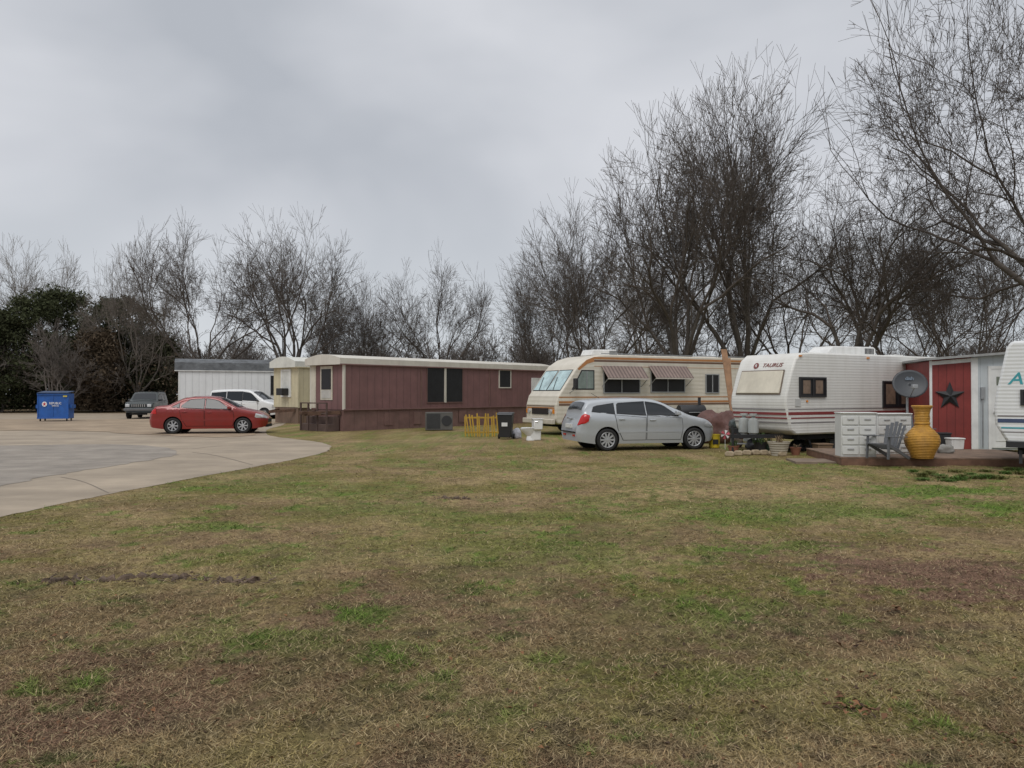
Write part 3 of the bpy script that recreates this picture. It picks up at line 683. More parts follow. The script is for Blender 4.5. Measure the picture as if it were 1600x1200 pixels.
offroof=mat('off_white_roof_metal',(.62,.585,.51),.5,var=.08,sc=1,dirt=.5,dcol=(.36,.31,.25),dsc=(1.5,1.5,.5))
fB=Face(537,32.8,48.9)
B=home(fB,13.8,2.35,.90,2.85,3.06,3.24,'long maroon mobile home with off-white bowed roof','maroon_mobile_home',maroon,maroon2,offroof,mat('maroon_trim',(.20,.11,.10),.6),ct=offroof)
x0,x1,z0,z1=fB.rect(667,571,722,628); window(B,x0,x1,z0,z1,0,mat('maroon_frame',(.16,.09,.08),.6),.04)
xm=(x0+x1)/2; MB().box(xm-.07,xm+.05,-.055,-.005,z0-.03,z1+.03).build('window_mullion',offroof,B)
x0,x1,z0,z1=fB.rect(780,579,797,605); window(B,x0,x1,z0,z1,0,offroof,.05)
x0,x1,z0,z1=fB.rect(831,592,845,650); d=MB().box(x0,x1,-.03,0,z0,z1).build('door',M['white'],B); MB().box(x0-.05,x0,-.045,0,z0,z1+.05).box(x1,x1+.05,-.045,0,z0,z1+.05).box(x0,x1,-.045,0,z1,z1+.05).build('frame',M['white'],d)
for x in (4.3,8.9): MB().box(x,x+.06,-.03,-.002,.95,2.75).build('wall_batten',maroon2,B)
for x in (2.2,3.9,6.8,9.6): MB().box(x,x+.5,.02,.045,.18,.75).build('skirting_panel',maroon2,B)
for x,h in ((11.2,.28),(9.6,.22),(5.0,.18)): MB().lathe([(.07,0),(.07,h),(.11,h+.01),(.11,h+.05),(.01,h+.07)],12,(x,1.2,3.21)).build('roof_vent_pipe',M['steel'],B)
pan=MB().box(-.03,-.002,.75,1.6,1.30,2.74).build('end_window',mat('cream_panel',(.60,.55,.45),.6,dirt=.3),B)
MB().box(-.045,-.031,.84,1.51,1.75,2.62).build('pane',M['screen'],pan)
MB().box(-.044,-.032,.84,1.51,1.38,1.72).build('lower_panel',mat('pale_blind',(.50,.48,.44),.6),pan)
MB().box(-.02,-.001,1.95,2.28,.95,2.78).build('end_panel',mat('cream_panel',(.6,.55,.45),.6),B)
mb=MB(); mb.bar((0,.2,.78),(-1.1,1.1,.74),.12,.16); mb.bar((0,2.0,.78),(-1.1,1.1,.74),.12,.16); mb.box(-1.35,-1.0,1.0,1.2,.70,.84); mb.build('hitch',M['rust'],B,bevel=.01)
stp=mat('dark_steps',(.10,.065,.055),.85,var=.3)
MB().box(-.62,-.04,.25,2.2,.0,.30).build('end_step',stp,B,bevel=.01); MB().box(-.32,-.04,.25,2.2,.302,.60).build('end_step',stp,B,bevel=.01)
mb=MB()
for y in (.3,.95,1.6,2.15): mb.box(-.66,-.60,y-.03,y+.03,0,1.15)
mb.box(-.665,-.595,.27,2.18,1.152,1.20); mb.box(-.655,-.605,.27,2.18,.72,.77); mb.build('porch_railing',stp,B)
cream=mat('cream_siding',(.60,.54,.37),.6,var=.1,groove=(.30,.05,.35),dirt=.3,dcol=(.35,.28,.17),dsc=(2,2,.4))
fC=Face(466,41,48)
Cm=home(fC,9,2.3,.85,3.0,3.25,3.52,'cream yellow mobile home with barn brown skirting','cream_mobile_home',cream,mat('brown_skirt',(.19,.125,.09),.8,groove=(.4,.05,.5),dirt=.4),mat('white_roof_metal',(.66,.66,.60),.5,dirt=.3,dcol=(.4,.38,.3)),cream)
p=MB().box(-.03,0,.75,1.5,1.45,2.75).build('window',mat('white_blind',(.62,.62,.58),.5),Cm); MB().box(-.05,-.0,.65,.75,1.38,2.85).box(-.05,0,1.5,1.6,1.38,2.85).box(-.05,0,.75,1.5,2.75,2.85).box(-.05,0,.75,1.5,1.38,1.45).build('frame',M['white'],p)
MB().box(-.45,-.055,.85,1.4,1.48,1.85).build('window_air_conditioner',M['black'],Cm,bevel=.02)
mb=MB(); mb.bar((0,.3,.7),(-1.0,1.1,.62),.1,.14); mb.bar((0,1.9,.7),(-1.0,1.1,.62),.1,.14); mb.build('hitch',M['rust'],Cm)
fW=Face(279,52.5,22)
whs=mat('white_siding',(.76,.77,.77),.6,var=.05,groove=(.42,.06,.25),dirt=.25,dcol=(.5,.5,.48),dsc=(2,2,.3))
rfg=mat('weathered_grey_roof',(.15,.16,.17),.6,var=.4,sc=2,dirt=.8,dcol=(.05,.05,.05),dsc=(1.5,1.5,3))
Wm=home(fW,9.5,3,.5,3.15,3.65,3.95,'white ribbed mobile home with weathered dark grey roof','white_mobile_home',whs,M['white'],rfg,M['white'])
x0,x1,z0,z1=fW.rect(424,588,437,616); window(Wm,x0,x1,z0,z1,0,M['black'],.05)

# ---------------------------------------------------------------- motorhome
fM=Face(897,29.8,26.5); LM=9.3; WM=2.4
mh=thing('motorhome','tan motorhome with orange and brown stripes and two window awnings','motorhome',(fM.C[0],fM.C[1],0),fM.a)
tan=mat('tan_motorhome_shell',(.64,.595,.505),.45,var=.07,sc=1.2,rib=('Z',.16,.002),dirt=.4,dcol=(.40,.35,.28),dsc=(2.5,2.5,.4))
prof=[(-.70,.42),(-.80,.62),(-.80,1.15),(-.70,1.48),(-.56,1.66),(.06,2.50),(.22,2.68),(.60,2.92),(1.1,3.06),(1.6,3.09),(LM-.25,3.09),(LM,2.9),(LM,.5),(7.4,.42)]
body=MB().prism(prof,0,WM).build('body',tan,mh)
cut=MB()
for wx in (.95,6.2):
    for y0,y1 in ((-.2,.35),(WM-.35,WM+.2)): cut.lathe([(.47,y0),(.47,y1)],32,(wx,0,.42),'y')
c_=cut.build('cut',tan); c_.parent=mh; boolean(body,c_)
body.data.materials.clear(); body.data.materials.append(tan)
bv=body.modifiers.new('b','BEVEL'); bv.width=.07; bv.segments=3; bv.limit_method='ANGLE'; bv.angle_limit=R(38)
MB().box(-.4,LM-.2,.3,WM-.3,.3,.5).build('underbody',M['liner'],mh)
for wx in (.95,6.2):
    for s,y in ((-1,.16),(1,WM-.16)): wheel(mh,wx,y,s,.4,.24,.24,8,M['steel'])
orange=mat('orange_stripe',(.46,.20,.07),.5,var=.1,dirt=.3); brown=mat('brown_stripe',(.15,.085,.055),.5,var=.1)
def sidestrip(x0,x1,z0,z1,m,root,y=0): return MB().box(x0,x1,y-.006,y-.0005,z0,z1).build('stripe',m,root)
for a,b,m_ in ((2.90,2.985,orange),(2.80,2.875,brown),(2.62,2.64,orange),(1.42,1.46,orange),(1.12,1.19,brown),(1.21,1.29,orange)):
    sidestrip(.9 if b>2.5 else -.66,LM-.1,a,b,m_,mh)
MB().prism([(.9,2.80),(.9,2.985),(.55,2.86),(.15,2.52),(.22,2.46),(.6,2.72)],-.006,-.0005).build('swoosh_stripe',orange,mh)
MB().box(-.808,-.802,.1,WM-.1,1.0,1.06).build('stripe',orange,mh); MB().box(-.808,-.802,.1,WM-.1,1.09,1.12).build('stripe',brown,mh)
n_=Vector((-.84,0,.62)).normalized()
def slope(u,y,o=.0):
    a=Vector((-.56,0,1.66)); b=Vector((.06,0,2.50)); p=a+(b-a)*u+n_*o; return (p.x,y,p.z)
teal=mat('windscreen_sunshade',(.40,.56,.57),.12,0,var=.4,sc=2.2,coat=.8)
for i,(a,b) in enumerate(((.14,1.16),(1.24,2.26))):
    mb=MB(); vs=[slope(.06,a,.012),slope(.06,b,.012),slope(.95,b-.03,.012),slope(.95,a+.03,.012),slope(.06,a,-.02),slope(.06,b,-.02),slope(.95,b-.03,-.02),slope(.95,a+.03,-.02)]
    mb.add(vs,[(0,1,2,3),(7,6,5,4),(0,4,5,1),(1,5,6,2),(2,6,7,3),(3,7,4,0)]); w=mb.build('windscreen',teal,mh)
    vs2=[slope(.02,a-.04,.006),slope(.02,b+.04,.006),slope(.99,b+.01,.006),slope(.99,a-.01,.006)]
    MB().add(vs2,[(0,1,2,3)]).build('rubber_seal',M['dark'],w)
    MB().bar(slope(.05,(a+b)/2,.03),slope(.65,(a+b)/2+.3,.03),.02,.015).build('wiper',M['black'],mh)
x0,x1,z0,z1=fM.rect(899,580,927,607)
cw=MB().prism([(x0-.10,z0),(x1,z0),(x1,z1),(x0+.30,z1)],-.012,-.0008).build('cab_window',mat('pale_glass',(.22,.27,.25),.06,var=.3,spec=.8),mh)
MB().prism([(x0-.17,z0-.05),(x1+.05,z0-.05),(x1+.05,z1+.05),(x0+.27,z1+.05)],-.007,-.0006).build('frame',M['dark'],cw)
MB().bar(((x0+x1)/2+.1,-.02,z0),((x0+x1)/2+.1,-.02,z1),.03,.02).build('divider',M['steel'],cw)
MB().box(-.20,-.08,-.45,-.25,1.75,2.15).build('wing_mirror',M['black'],mh,bevel=.02); MB().tube([(-.14,-.35,1.75),(-.2,0,1.6)],.015,6).build('mirror_arm',M['steel'],mh)
gr=MB().box(-.83,-.78,.55,1.85,.78,1.02).build('grille',M['black'],mh)
mb=MB()
for k in range(5): mb.box(-.845,-.83,.57,1.83,.80+k*.045,.815+k*.045)
mb.build('grille_bars',M['chrome'],gr)
for y in (.34,2.06): MB().lathe([(.085,-.04),(.085,.0),(.07,.03)],16,(-.83,y,.9),'x').build('headlight',M['lamp'],mh)
for y in (.14,2.26): MB().box(-.84,-.79,y-.05,y+.05,.82,.98).build('indicator_lamp',M['amber'],mh)
MB().box(-.98,-.80,.02,WM-.02,.42,.62).build('front_bumper',mat('cream_bumper',(.55,.50,.42),.5),mh,bevel=.03)
MB().box(-1.0,-.985,.95,1.4,.45,.58).build('number_plate',M['plate'],mh)
mb=MB(); mb.prism([(fM.x(940),3.08),(fM.x(940)+.12,3.32),(fM.x(985)-.1,3.34),(fM.x(985),3.08)],.8,1.6); mb.build('roof_air_conditioner',M['white'],mh,bevel=.04)
mb=MB()
for k in range(5): mb.box(fM.x(970),fM.x(984)-.06,.79,.80,3.13+k*.035,3.145+k*.035)
mb.build('roof_vent_slats',M['dark'],mh)
MB().box(fM.x(1120),fM.x(1140),.9,1.4,3.085,3.2).build('roof_vent',M['white'],mh,bevel=.02)
MB().bar((1.3,.12,3.13),(LM-.4,.12,3.13),.03,.03).build('roof_rail',M['steel'],mh)
awm=mat('awning_fabric',(.27,.20,.175),.7,var=.15,groove=(-.16,.42,.6),dirt=.3)
awe=mat('awning_edge',(.52,.47,.42),.6)
for (a,b) in ((941,1000),(1015,1070)):
    x0,x1=fM.x(a),fM.x(b); zt_=fM.z((a+b)/2,574)
    w=window(mh,x0+.08,x1-.05,zt_-.98,zt_-.05,0,M['steel'],.04,mull=[(x0+x1)/2])
    mb=MB(); top=(zt_+.05); out=.48; dz=.46; vs=[]
    for x in (x0-.05,x1+.08): vs+= [(x,-.02,top),(x,-out,top-dz),(x,-out,top-dz-.02),(x,-.02,top-.02)]
    mb.add(vs,[(0,1,2,3),(7,6,5,4),(0,4,5,1),(1,5,6,2),(2,6,7,3),(3,7,4,0)]); A=mb.build('awning',awm,mh)
    MB().box(x0-.05,x1+.08,-out-.01,-out+.005,top-dz-.07,top-dz-.02).build('valance',awe,A)
    for x in (x0-.02,x1+.05): MB().bar((x,-.01,top-dz-.35),(x,-out+.03,top-dz-.04),.02,.02).build('arm',M['steel'],A)
x0,x1,z0,z1=fM.rect(1103,586,1122,613); window(mh,x0,x1,z0,z1,0,M['steel'],.04,mull=[(x0+x1)/2])
MB().box(3.6,4.5,-.02,-.001,.62,1.0).build('storage_hatch',tan,mh); MB().box(7.0,7.8,-.02,-.001,.62,1.0).build('storage_hatch',tan,mh)

# ---------------------------------------------------------------- travel trailers
def trailer(Fc,L,W,label,name,zt_=2.68,front=None,shell=None,hitch=True):
    root=thing(name,label,'travel trailer',(Fc.C[0],Fc.C[1],0),Fc.a)
    prof=front+[(L-.2,zt_),(L,zt_-.2),(L,.5)]
    o=MB().prism(prof,0,W).build('body',shell,root,bevel=.05)
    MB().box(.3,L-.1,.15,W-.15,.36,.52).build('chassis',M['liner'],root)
    if hitch:
        mb=MB(); mb.bar((.4,.3,.45),(-1.25,W/2,.45),.06,.1); mb.bar((.4,W-.3,.45),(-1.25,W/2,.45),.06,.1); mb.tube([(-1.2,W/2,.02),(-1.2,W/2,.75)],.035,8); mb.build('hitch',M['black'],root)
    return root
shell=mat('white_ribbed_shell',(.71,.70,.66),.42,var=.05,sc=1,rib=('Z',.075,.0013),dirt=.36,dcol=(.42,.39,.33),dsc=(3,3,.35))
fT=Face(1240,20.6,29.5); LT=6.9; WT=1.95
T=trailer(fT,LT,WT,'white travel trailer with dark red stripes and a covered front window','travel_trailer',2.68,[(.10,.50),(-.12,.62),(-.30,1.30),(-.28,1.55),(-.08,2.15),(.08,2.50),(.30,2.66),(.7,2.68)],shell)
redst=mat('dark_red_stripe',(.22,.035,.035),.5,var=.12); gst=mat('grey_stripe',(.22,.20,.20),.5)
for a,b,m_ in ((1.02,1.10,redst),(.92,.955,redst),(1.16,1.185,gst),(.80,.83,gst)):
    sidestrip(-.10 if a<1 else -.20,LT-.05,a,b,m_,T)
    xx={1.02:-.232,.92:-.205,1.16:-.268,.80:-.17}[a]
    MB().box(xx-.012,xx+.02,.04,WT-.04,a,b).build('stripe',m_,T)
fn=Vector((-.95,0,.316)).normalized()
def fs(z,y,o):
    t=(z-1.55)/.6; x=-.28+.20*t; return (x+fn.x*o,y,z+fn.z*o)
mb=MB(); mb.add([fs(z,y,o) for o in (.0,.05) for z,y in ((1.58,.22),(1.58,WT-.22),(2.18,WT-.25),(2.18,.25))],[(0,1,2,3),(7,6,5,4),(0,4,5,1),(1,5,6,2),(2,6,7,3),(3,7,4,0)])
w=mb.build('front_window_cover',mat('cream_cover',(.66,.61,.50),.5,dirt=.3,dcol=(.45,.40,.31)),T,bevel=.015)
MB().add([fs(z,y,.01) for z,y in ((1.55,.19),(1.55,WT-.19),(2.21,WT-.22),(2.21,.22))]+[fs(z,y,.02) for z,y in ((1.55,.19),(1.55,WT-.19),(2.21,WT-.22),(2.21,.22))],[(0,1,2,3),(7,6,5,4),(0,4,5,1),(1,5,6,2),(2,6,7,3),(3,7,4,0)]).build('frame',mat('brown_cover_edge',(.17,.13,.10),.6),w)
lt=mat('brown_red_lettering',(.20,.05,.04),.5)
U=Vector((.16,0,.35)).normalized(); Rt=Vector((0,-1,0)); Nn=Rt.cross(U)
rot=Matrix((Rt,U,Nn)).transposed().to_euler()
def fr_(t,y,o=.008): p=Vector((-.08,0,2.15))+Vector((.16,0,.35))*t; q=p+Nn*o; return (q.x,y,q.z)
text('TAURUS','lettering',lt,T,fr_(.55,.72),rot,.16,shear=.3,sx=1.15)
mb=MB(); c0=Vector(fr_(.55,1.28,.004))
for o_2 in (0,.006):
    for k in range(20): a=k*.314159; p=c0+Nn*o_2+Rt*(.09*math.cos(a))+U*(.09*math.sin(a)); mb.v.append(tuple(p))
mb.f=[tuple(range(20)),tuple(range(20,40))]+[(i,(i+1)%20,(i+1)%20+20,i+20) for i in range(20)]
mb.build('round_emblem',lt,T)
text('R','lettering',wt,T,tuple(c0+Nn*.009),rot,.12,ext=.001)
tr_=mat('tan_curtain',(.20,.14,.10),.6,var=.35,sc=6)
for (a,b,c,d) in ((1250,592,1288,618),(1380,598,1424,634)):
    x0,x1,z0,z1=fT.rect(a,b,c,d); w=window(T,x0,x1,z0,z1,0,M['black'],.045,mull=[(x0+x1)/2])
    MB().box(x0+.1,x0+(x1-x0)*.4,-.024,-.021,z0+.05,z1-.04).build('curtain',tr_,w); MB().box(x0+(x1-x0)*.62,x1-.08,-.024,-.021,z0+.05,z1-.04).build('curtain',tr_,w)
x0,x1=fT.x(1322),fT.x(1398)
mb=MB(); mb.prism([(x0,2.68),(x0+.05,2.80),(x0+.25,2.93),(x1-.1,2.95),(x1,2.9),(x1,2.68)],.6,1.3); mb.build('roof_air_conditioner',M['white'],T,bevel=.03)
mb=MB()
for k in range(7): mb.box(x1-.5+k*.06,x1-.47+k*.06,.59,.60,2.74,2.90)
mb.build('roof_vent_slats',M['dark'],T)
MB().box(5.4,5.8,.8,1.2,2.68,2.77).build('roof_vent',M['white'],T,bevel=.02)
MB().box(.05,.25,-.02,-.001,1.25,1.45).build('side_hatch',mat('grey_hatch',(.5,.5,.48),.5),T); MB().lathe([(.03,-.03),(.03,0)],12,(.5,0,1.38),'y').build('marker_lamp',M['amber'],T)
for x in (.25,3.0,5.5): MB().box(x-.05,x+.05,-.03,-.001,2.56,2.60).build('marker_lamp',M['amber'],T)
for wx in (3.2,4.0):
    wheel(T,wx,.12,-1,.33,.2,.2,6,M['steel']); wheel(T,wx,WT-.12,1,.33,.2,.2,6,M['steel'])
MB().prism([(2.75,.5),(2.85,.74),(4.35,.74),(4.45,.5)],-.04,.05).build('wheel_arch',M['white'],T)
for x in (.8,5.8): MB().bar((x,.25,.5),(x+.15,.2,.02),.05,.05).build('stabiliser_leg',M['black'],T)
for yy in (WT/2-.17,WT/2+.17):
    MB().lathe([(.10,0),(.10,.03),(.14,.06),(.14,.34),(.12,.42),(.05,.46),(.05,.5),(.10,.51),(.10,.57),(.05,.57)],20,(-.62,yy,.48)).build('gas_cylinder',mat('gas_cylinder_grey',(.36,.38,.37),.5,var=.15,dirt=.5),T,smooth=True)

fR=Face(1562,16.0,-33)
sh2=mat('white_ribbed_trailer_shell',(.74,.75,.75),.4,var=.03,rib=('Z',.075,.0016),dirt=.25,dcol=(.5,.48,.43),dsc=(3,3,.4))
T2=trailer(fR,5.5,2.1,'white travel trailer with teal letter mark cut by the right edge','travel_trailer',2.65,[(.12,.60),(-.08,.95),(-.10,1.3),(-.06,1.6),(.12,2.52),(.22,2.65)],sh2,hitch=False)
tealm=mat('teal_mark',(.05,.33,.38),.5)
text('A','lettering',tealm,T2,(.27,-.004,1.88),FR,.34,shear=.25,sx=1.1); text('ERO','lettering',tealm,T2,(.82,-.004,1.84),FR,.26,shear=.25)
for a,b,m_ in ((1.0,1.08,mat('navy_stripe',(.05,.07,.14),.5)),(1.12,1.15,gst),(.88,.91,tealm),(.80,.82,gst)): sidestrip(-.04 if a>.95 else .02,5.4,a,b,m_,T2)
window(T2,.40,1.3,1.40,1.62,0,M['black'],.05); wheel(T2,3.0,.1,-1,.33,.2,.2,6,M['steel']); wheel(T2,3.0,2.0,1,.33,.2,.2,6,M['steel'])
MB().bar((.35,.2,.62),(.35,.15,.17),.06,.06).build('stabiliser_leg',M['black'],T2); MB().box(.1,.6,-.02,.3,.5,.62).build('step',M['black'],T2)

# ---------------------------------------------------------------- shed
sy=20.7; sx=X_(1453,sy)
Sh=thing('garden_shed','small red sided shed with white door and black star','shed',(sx,sy,0),R(-12))
redw=mat('red_shed_boards',(.24,.038,.032),.6,var=.2,sc=2,groove=(.20,.06,.6),dirt=.45,dcol=(.12,.03,.03),dsc=(3,3,.4))
bw=mat('pale_blue_white_wall',(.52,.56,.58),.6,var=.08,groove=(.3,.03,.3),dirt=.3,dcol=(.35,.34,.3))
Ws,Ds=2.7,2.3
rx=1.0
def rz_(x): return 2.46+.075*x
MB().prism([(0,.14),(rx,.14),(rx,rz_(rx)),(0,rz_(0))],0,.06).build('red_wall',redw,Sh)
MB().prism([(rx+.002,.14),(Ws,.14),(Ws,rz_(Ws)),(rx+.002,rz_(rx))],0,.06).build('front_wall',bw,Sh)
MB().box(0,.06,.062,Ds,.14,rz_(0)-.02).build('side_wall',redw,Sh); MB().box(Ws-.06,Ws,.062,Ds,.14,rz_(Ws)-.03).build('side_wall',bw,Sh); MB().box(.062,Ws-.062,Ds-.06,Ds,.14,2.4).build('rear_wall',bw,Sh)
MB().box(-.012,.05,-.02,-.001,.14,2.45).build('corner_trim',M['white'],Sh); MB().box(rx-.02,rx+.14,-.03,-.001,.14,rz_(rx)-.02).build('corner_trim',M['white'],Sh)
MB().prism([(-.12,rz_(-.12)),(Ws+.2,rz_(Ws+.2)),(Ws+.2,rz_(Ws+.2)+.06),(-.12,rz_(-.12)+.06)],-.22,Ds+.15).build('roof',mat('grey_metal_roof',(.33,.33,.32),.6,.3,var=.2,rib=('X',.2,.006)),Sh)
MB().prism([(.05,rz_(0)-.13),(rx-.02,rz_(rx)-.13),(rx-.02,rz_(rx)-.03),(.05,rz_(0)-.03)],-.018,-.001).build('fascia',M['white'],Sh)
dx=1.45; d=MB().box(dx,dx+.78,-.03,-.001,.18,2.22).build('door',mat('white_door',(.72,.72,.70),.5,dirt=.2,dcol=(.45,.43,.4)),Sh,bevel=.005)
mb=MB()
for z0,z1 in ((.35,1.0),(1.1,1.5)):
    for a in (.10,.44): mb.box(dx+a,dx+a+.25,-.042,-.03,z0,z1)
mb.build('door_panels',M['white'],d,bevel=.006)
MB().box(dx+.12,dx+.46,-.036,-.031,1.80,2.02).build('door_window',mat('greenish_glass',(.18,.2,.16),.1),d); MB().lathe([(.03,-.09),(.03,-.06),(.012,-.03)],12,(dx+.07,0,1.1),'y').build('handle',M['chrome'],d)
mb=MB(); mb.prism([(dx-.07,.14),(dx-.07,2.3),(dx+.85,2.3),(dx+.85,.14),(dx+.782,.14),(dx+.782,2.222),(dx-.002,2.222),(dx-.002,.14)],-.04,-.001); mb.build('door_frame',M['white'],Sh)
MB().box(1.2,1.3,-.07,-.001,1.45,1.75).build('meter_box',M['steel'],Sh); MB().tube([(1.25,-.03,1.45),(1.25,-.03,.2)],.018,8).build('conduit',M['steel'],Sh)
star=[(.47+(.38 if k%2==0 else .155)*math.sin(k*math.pi/5),1.52+(.38 if k%2==0 else .155)*math.cos(k*math.pi/5)) for k in range(10)]
mb=MB(); n=10; vs=[(a,-.03,b) for a,b in star]+[(.47,-.10,1.52)]; mb.add(vs,[(i,(i+1)%n,n) for i in range(n)]+[tuple(range(n))])
so=mb.build('wall_star',mat('black_metal_star',(.022,.022,.024),.5,.2),None,label='black metal star hanging on the red shed wall',cat='star'); so.location=(sx,sy,0); so.rotation_euler=(0,0,R(-12))

# ---------------------------------------------------------------- deck
ax_,ay_=G(1314,727); dk=thing('wooden_deck','low weathered wooden deck in front of the shed','deck',(ax_,ay_,0),R(-6))
dm=mat('deck_boards',(.20,.135,.095),.8,var=.4,sc=4,dirt=.6,dcol=(.11,.09,.07),dsc=(1,6,1)); DL,DD=4.6,2.9
mb=MB()
for k in range(20): mb.box(0,DL,.02+k*.145,.02+k*.145+.125,.15,.18)
mb.build('decking',dm,dk,bevel=.004)
jo=mat('dark_joist',(.16,.085,.055),.85,var=.35,sc=5,dirt=.4)
MB().box(.01,DL-.01,.0,.018,.0,.148).build('rim_joist',jo,dk); MB().box(.01,.03,.02,DD,.0,.148).build('rim_joist',jo,dk)
MB().box(-.9,-.02,.25,1.2,.0,.05).build('step_board',mat('grey_board',(.20,.15,.11),.85,var=.3),dk)
DZ=.18
def on(px,py,z=DZ): x,y=G(px,py,z); return (x,y,z)
dwm=mat('pale_grey_plastic',(.62,.62,.60),.45,var=.05,dirt=.15,dcol=(.42,.40,.37))
def drawers(px,py,w,h,nd_,label,rz):
    r=thing('drawer_unit',label,'drawers',on(px,py),R(rz),'plastic drawer units on the deck')
    d_=.42; MB().box(-w/2,w/2,0,d_,.0,h).build('cabinet',dwm,r,bevel=.012)
    hh=(h-.08)/nd_
    for k in range(nd_):
        for (a,b) in ((-w/2+.02,-.008),(.008,w/2-.02)):
            q=MB().box(a,b,-.025,-.001,.04+k*hh+.012,.04+(k+1)*hh-.012).build('drawer',dwm,r,bevel=.01)
            MB().box((a+b)/2-.07,(a+b)/2+.07,-.045,-.026,.04+k*hh+hh*.55,.04+k*hh+hh*.7).build('handle',mat('grey_handle',(.38,.38,.38),.5),q,bevel=.005)
    MB().box(-w/2-.015,w/2+.015,-.035,d_+.01,h,h+.03).build('lid',dwm,r,bevel=.01)
drawers(1342,714,.76,.96,4,'pale grey plastic drawer unit at the left corner of the deck',-4)
drawers(1398,710,.80,.92,4,'pale grey plastic drawer unit behind the garden chair',2)
chm=mat('grey_resin_chair',(.12,.125,.135),.5,var=.08)
def adirondack(px,py,rz,label,sc=1.0):
    r=thing('garden_chair',label,'chair',on(px,py),R(rz),'grey garden chairs on the deck'); r.scale=(sc,sc,sc)
    mb=MB()
    for k in range(6): y=-.28+k*.1; mb.bar((-.26,y,.36-.03*k),(.26,y,.36-.03*k),.085,.02)
    mb.build('seat',chm,r,bevel=.004)
    mb=MB()
    for k in range(5):
        x=-.2+k*.1; h=.88-.03*abs(k-2)**1.6; mb.bar((x*.85,.22,.22),(x*1.15,.22+.34*(h-.2),h),.085,.018)
    mb.build('backrest',chm,r,bevel=.004)
    for s in (-1,1):
        MB().bar((s*.31,-.34,.54),(s*.31,.36,.52),.09,.022).build('armrest',chm,r,bevel=.004)
        MB().bar((s*.29,-.28,0),(s*.29,-.24,.53),.03,.07).build('leg',chm,r,bevel=.004)
        MB().bar((s*.27,.52,0),(s*.27,-.28,.36),.03,.08).build('leg',chm,r,bevel=.004)
adirondack(1383,716,-62,'grey resin garden chair left of the yellow urn',.9)
adirondack(1432,703,-10,'grey resin garden chair partly hidden behind the yellow urn')
um=mat('yellow_glazed_urn',(.50,.255,.035),.5,var=.25,sc=7,bump=.008,bs=22,rib=('Z',.035,.005),dirt=.4,dcol=(.24,.11,.03),dsc=(5,5,3))
up_=[(.21,0),(.23,.03),(.26,.12),(.335,.27),(.36,.38),(.335,.50),(.25,.60),(.17,.68),(.15,.72),(.165,.76),(.145,.80),(.16,.86),(.15,.96),(.17,1.06),(.215,1.13),(.205,1.15),(.16,1.11),(.12,1.0)]
MB().lathe(up_,40).build('garden_urn',um,None,smooth=True,label='large yellow ribbed urn standing on the deck edge',cat='urn',loc=on(1441,716))
dsh=thing('satellite_dish','dark grey satellite dish on a pole above the garden chairs','satellite dish',(X_(1414,19.3),19.3,.0),R(0))
c=at(1421,601,19.2); lx,lz=c.x-dsh.location.x,c.z
nrm=Vector((-.25,-.9,.32)).normalized(); uu=nrm.cross(Vector((0,0,1))).normalized(); vv=uu.cross(nrm).normalized()
if vv.z<0: vv=-vv
mb=MB(); rings=7; n=28
for i in range(rings+1):
    q=i/rings
    for j in range(n):
        t=6.2832*j/n; p=Vector((lx,-.1,lz))+uu*(.40*q*math.cos(t))+vv*(.36*q*math.sin(t))+nrm*(.07*q*q); mb.v.append(tuple(p))
for i in range(rings):
    for j in range(n): A=i*n+j;B=i*n+(j+1)%n; mb.f.append((A,B,B+n,A+n))
o=mb.build('reflector',mat('dark_grey_dish',(.05,.054,.06),.5,.1,var=.1),dsh,smooth=True); so=o.modifiers.new('s','SOLIDIFY'); so.thickness=.012
rotm=Matrix((uu if uu.x>0 else -uu,vv,nrm)).transposed()
t_=text('dish','lettering',mat('pale_blue_lettering',(.16,.21,.27),.5),dsh,Vector((lx,-.1,lz))+vv*.14+nrm*.05,rotm.to_euler(),.12,ext=.004)
MB().tube([(lx,0,-.05),(lx,.02,lz-.12),(lx,-.04,lz)],.028,10).build('mast',M['steel'],dsh)
for a in (.3,2.4,4.5): MB().bar((lx,0,.75),(lx+.5*math.cos(a),.5*math.sin(a),DZ),.025,.025).build('leg',M['steel'],dsh)
arm=Vector((lx,-.1,lz))-vv*.3; tip_=arm+nrm*.5+vv*.05
MB().tube([arm,tip_],.012,6).build('arm',M['steel'],dsh); MB().box(tip_.x-.06,tip_.x+.06,tip_.y-.05,tip_.y+.05,tip_.z-.02,tip_.z+.07).build('receiver',M['steel'],dsh,bevel=.01)

# ---------------------------------------------------------------- objects by the homes
def gp(px,py): x,y=G(px,py); return (x,y,0)
x,y,_=gp(686,673); ac=thing('air_conditioning_unit','grey outdoor cooling unit against the maroon home','air conditioner',(x,y,0),R(6))
MB().box(-.58,.58,0,.6,.03,.78).build('casing',mat('grey_casing',(.10,.098,.092),.6,.0,dirt=.4),ac,bevel=.015)
MB().box(-.52,.05,-.012,-.001,.1,.72).build('grille_panel',M['dark'],ac)
mb=MB()
for k in range(14): mb.box(-.52,.05,-.024,-.013,.12+k*.043,.132+k*.043)
mb.build('louvre',mat('dull_louvre',(.09,.09,.09),.7),ac); MB().lathe([(.22,-.02),(.22,-.002)],24,(.32,0,.42),'y').build('fan_guard',M['dark'],ac)
yl=mat('yellow_plastic',(.48,.29,.03),.5,var=.2,dirt=.35)
x,y,_=gp(753,682); yf=thing('yellow_barrier','yellow slatted barrier panel standing by the black bin','barrier',(x,y,0),R(4))
ry=random.Random(9)
for z0,z1 in ((.66,.72),(.12,.18)): MB().box(-.64,.64,-.02,.02,z0,z1).build('rail',yl,yf,bevel=.008)
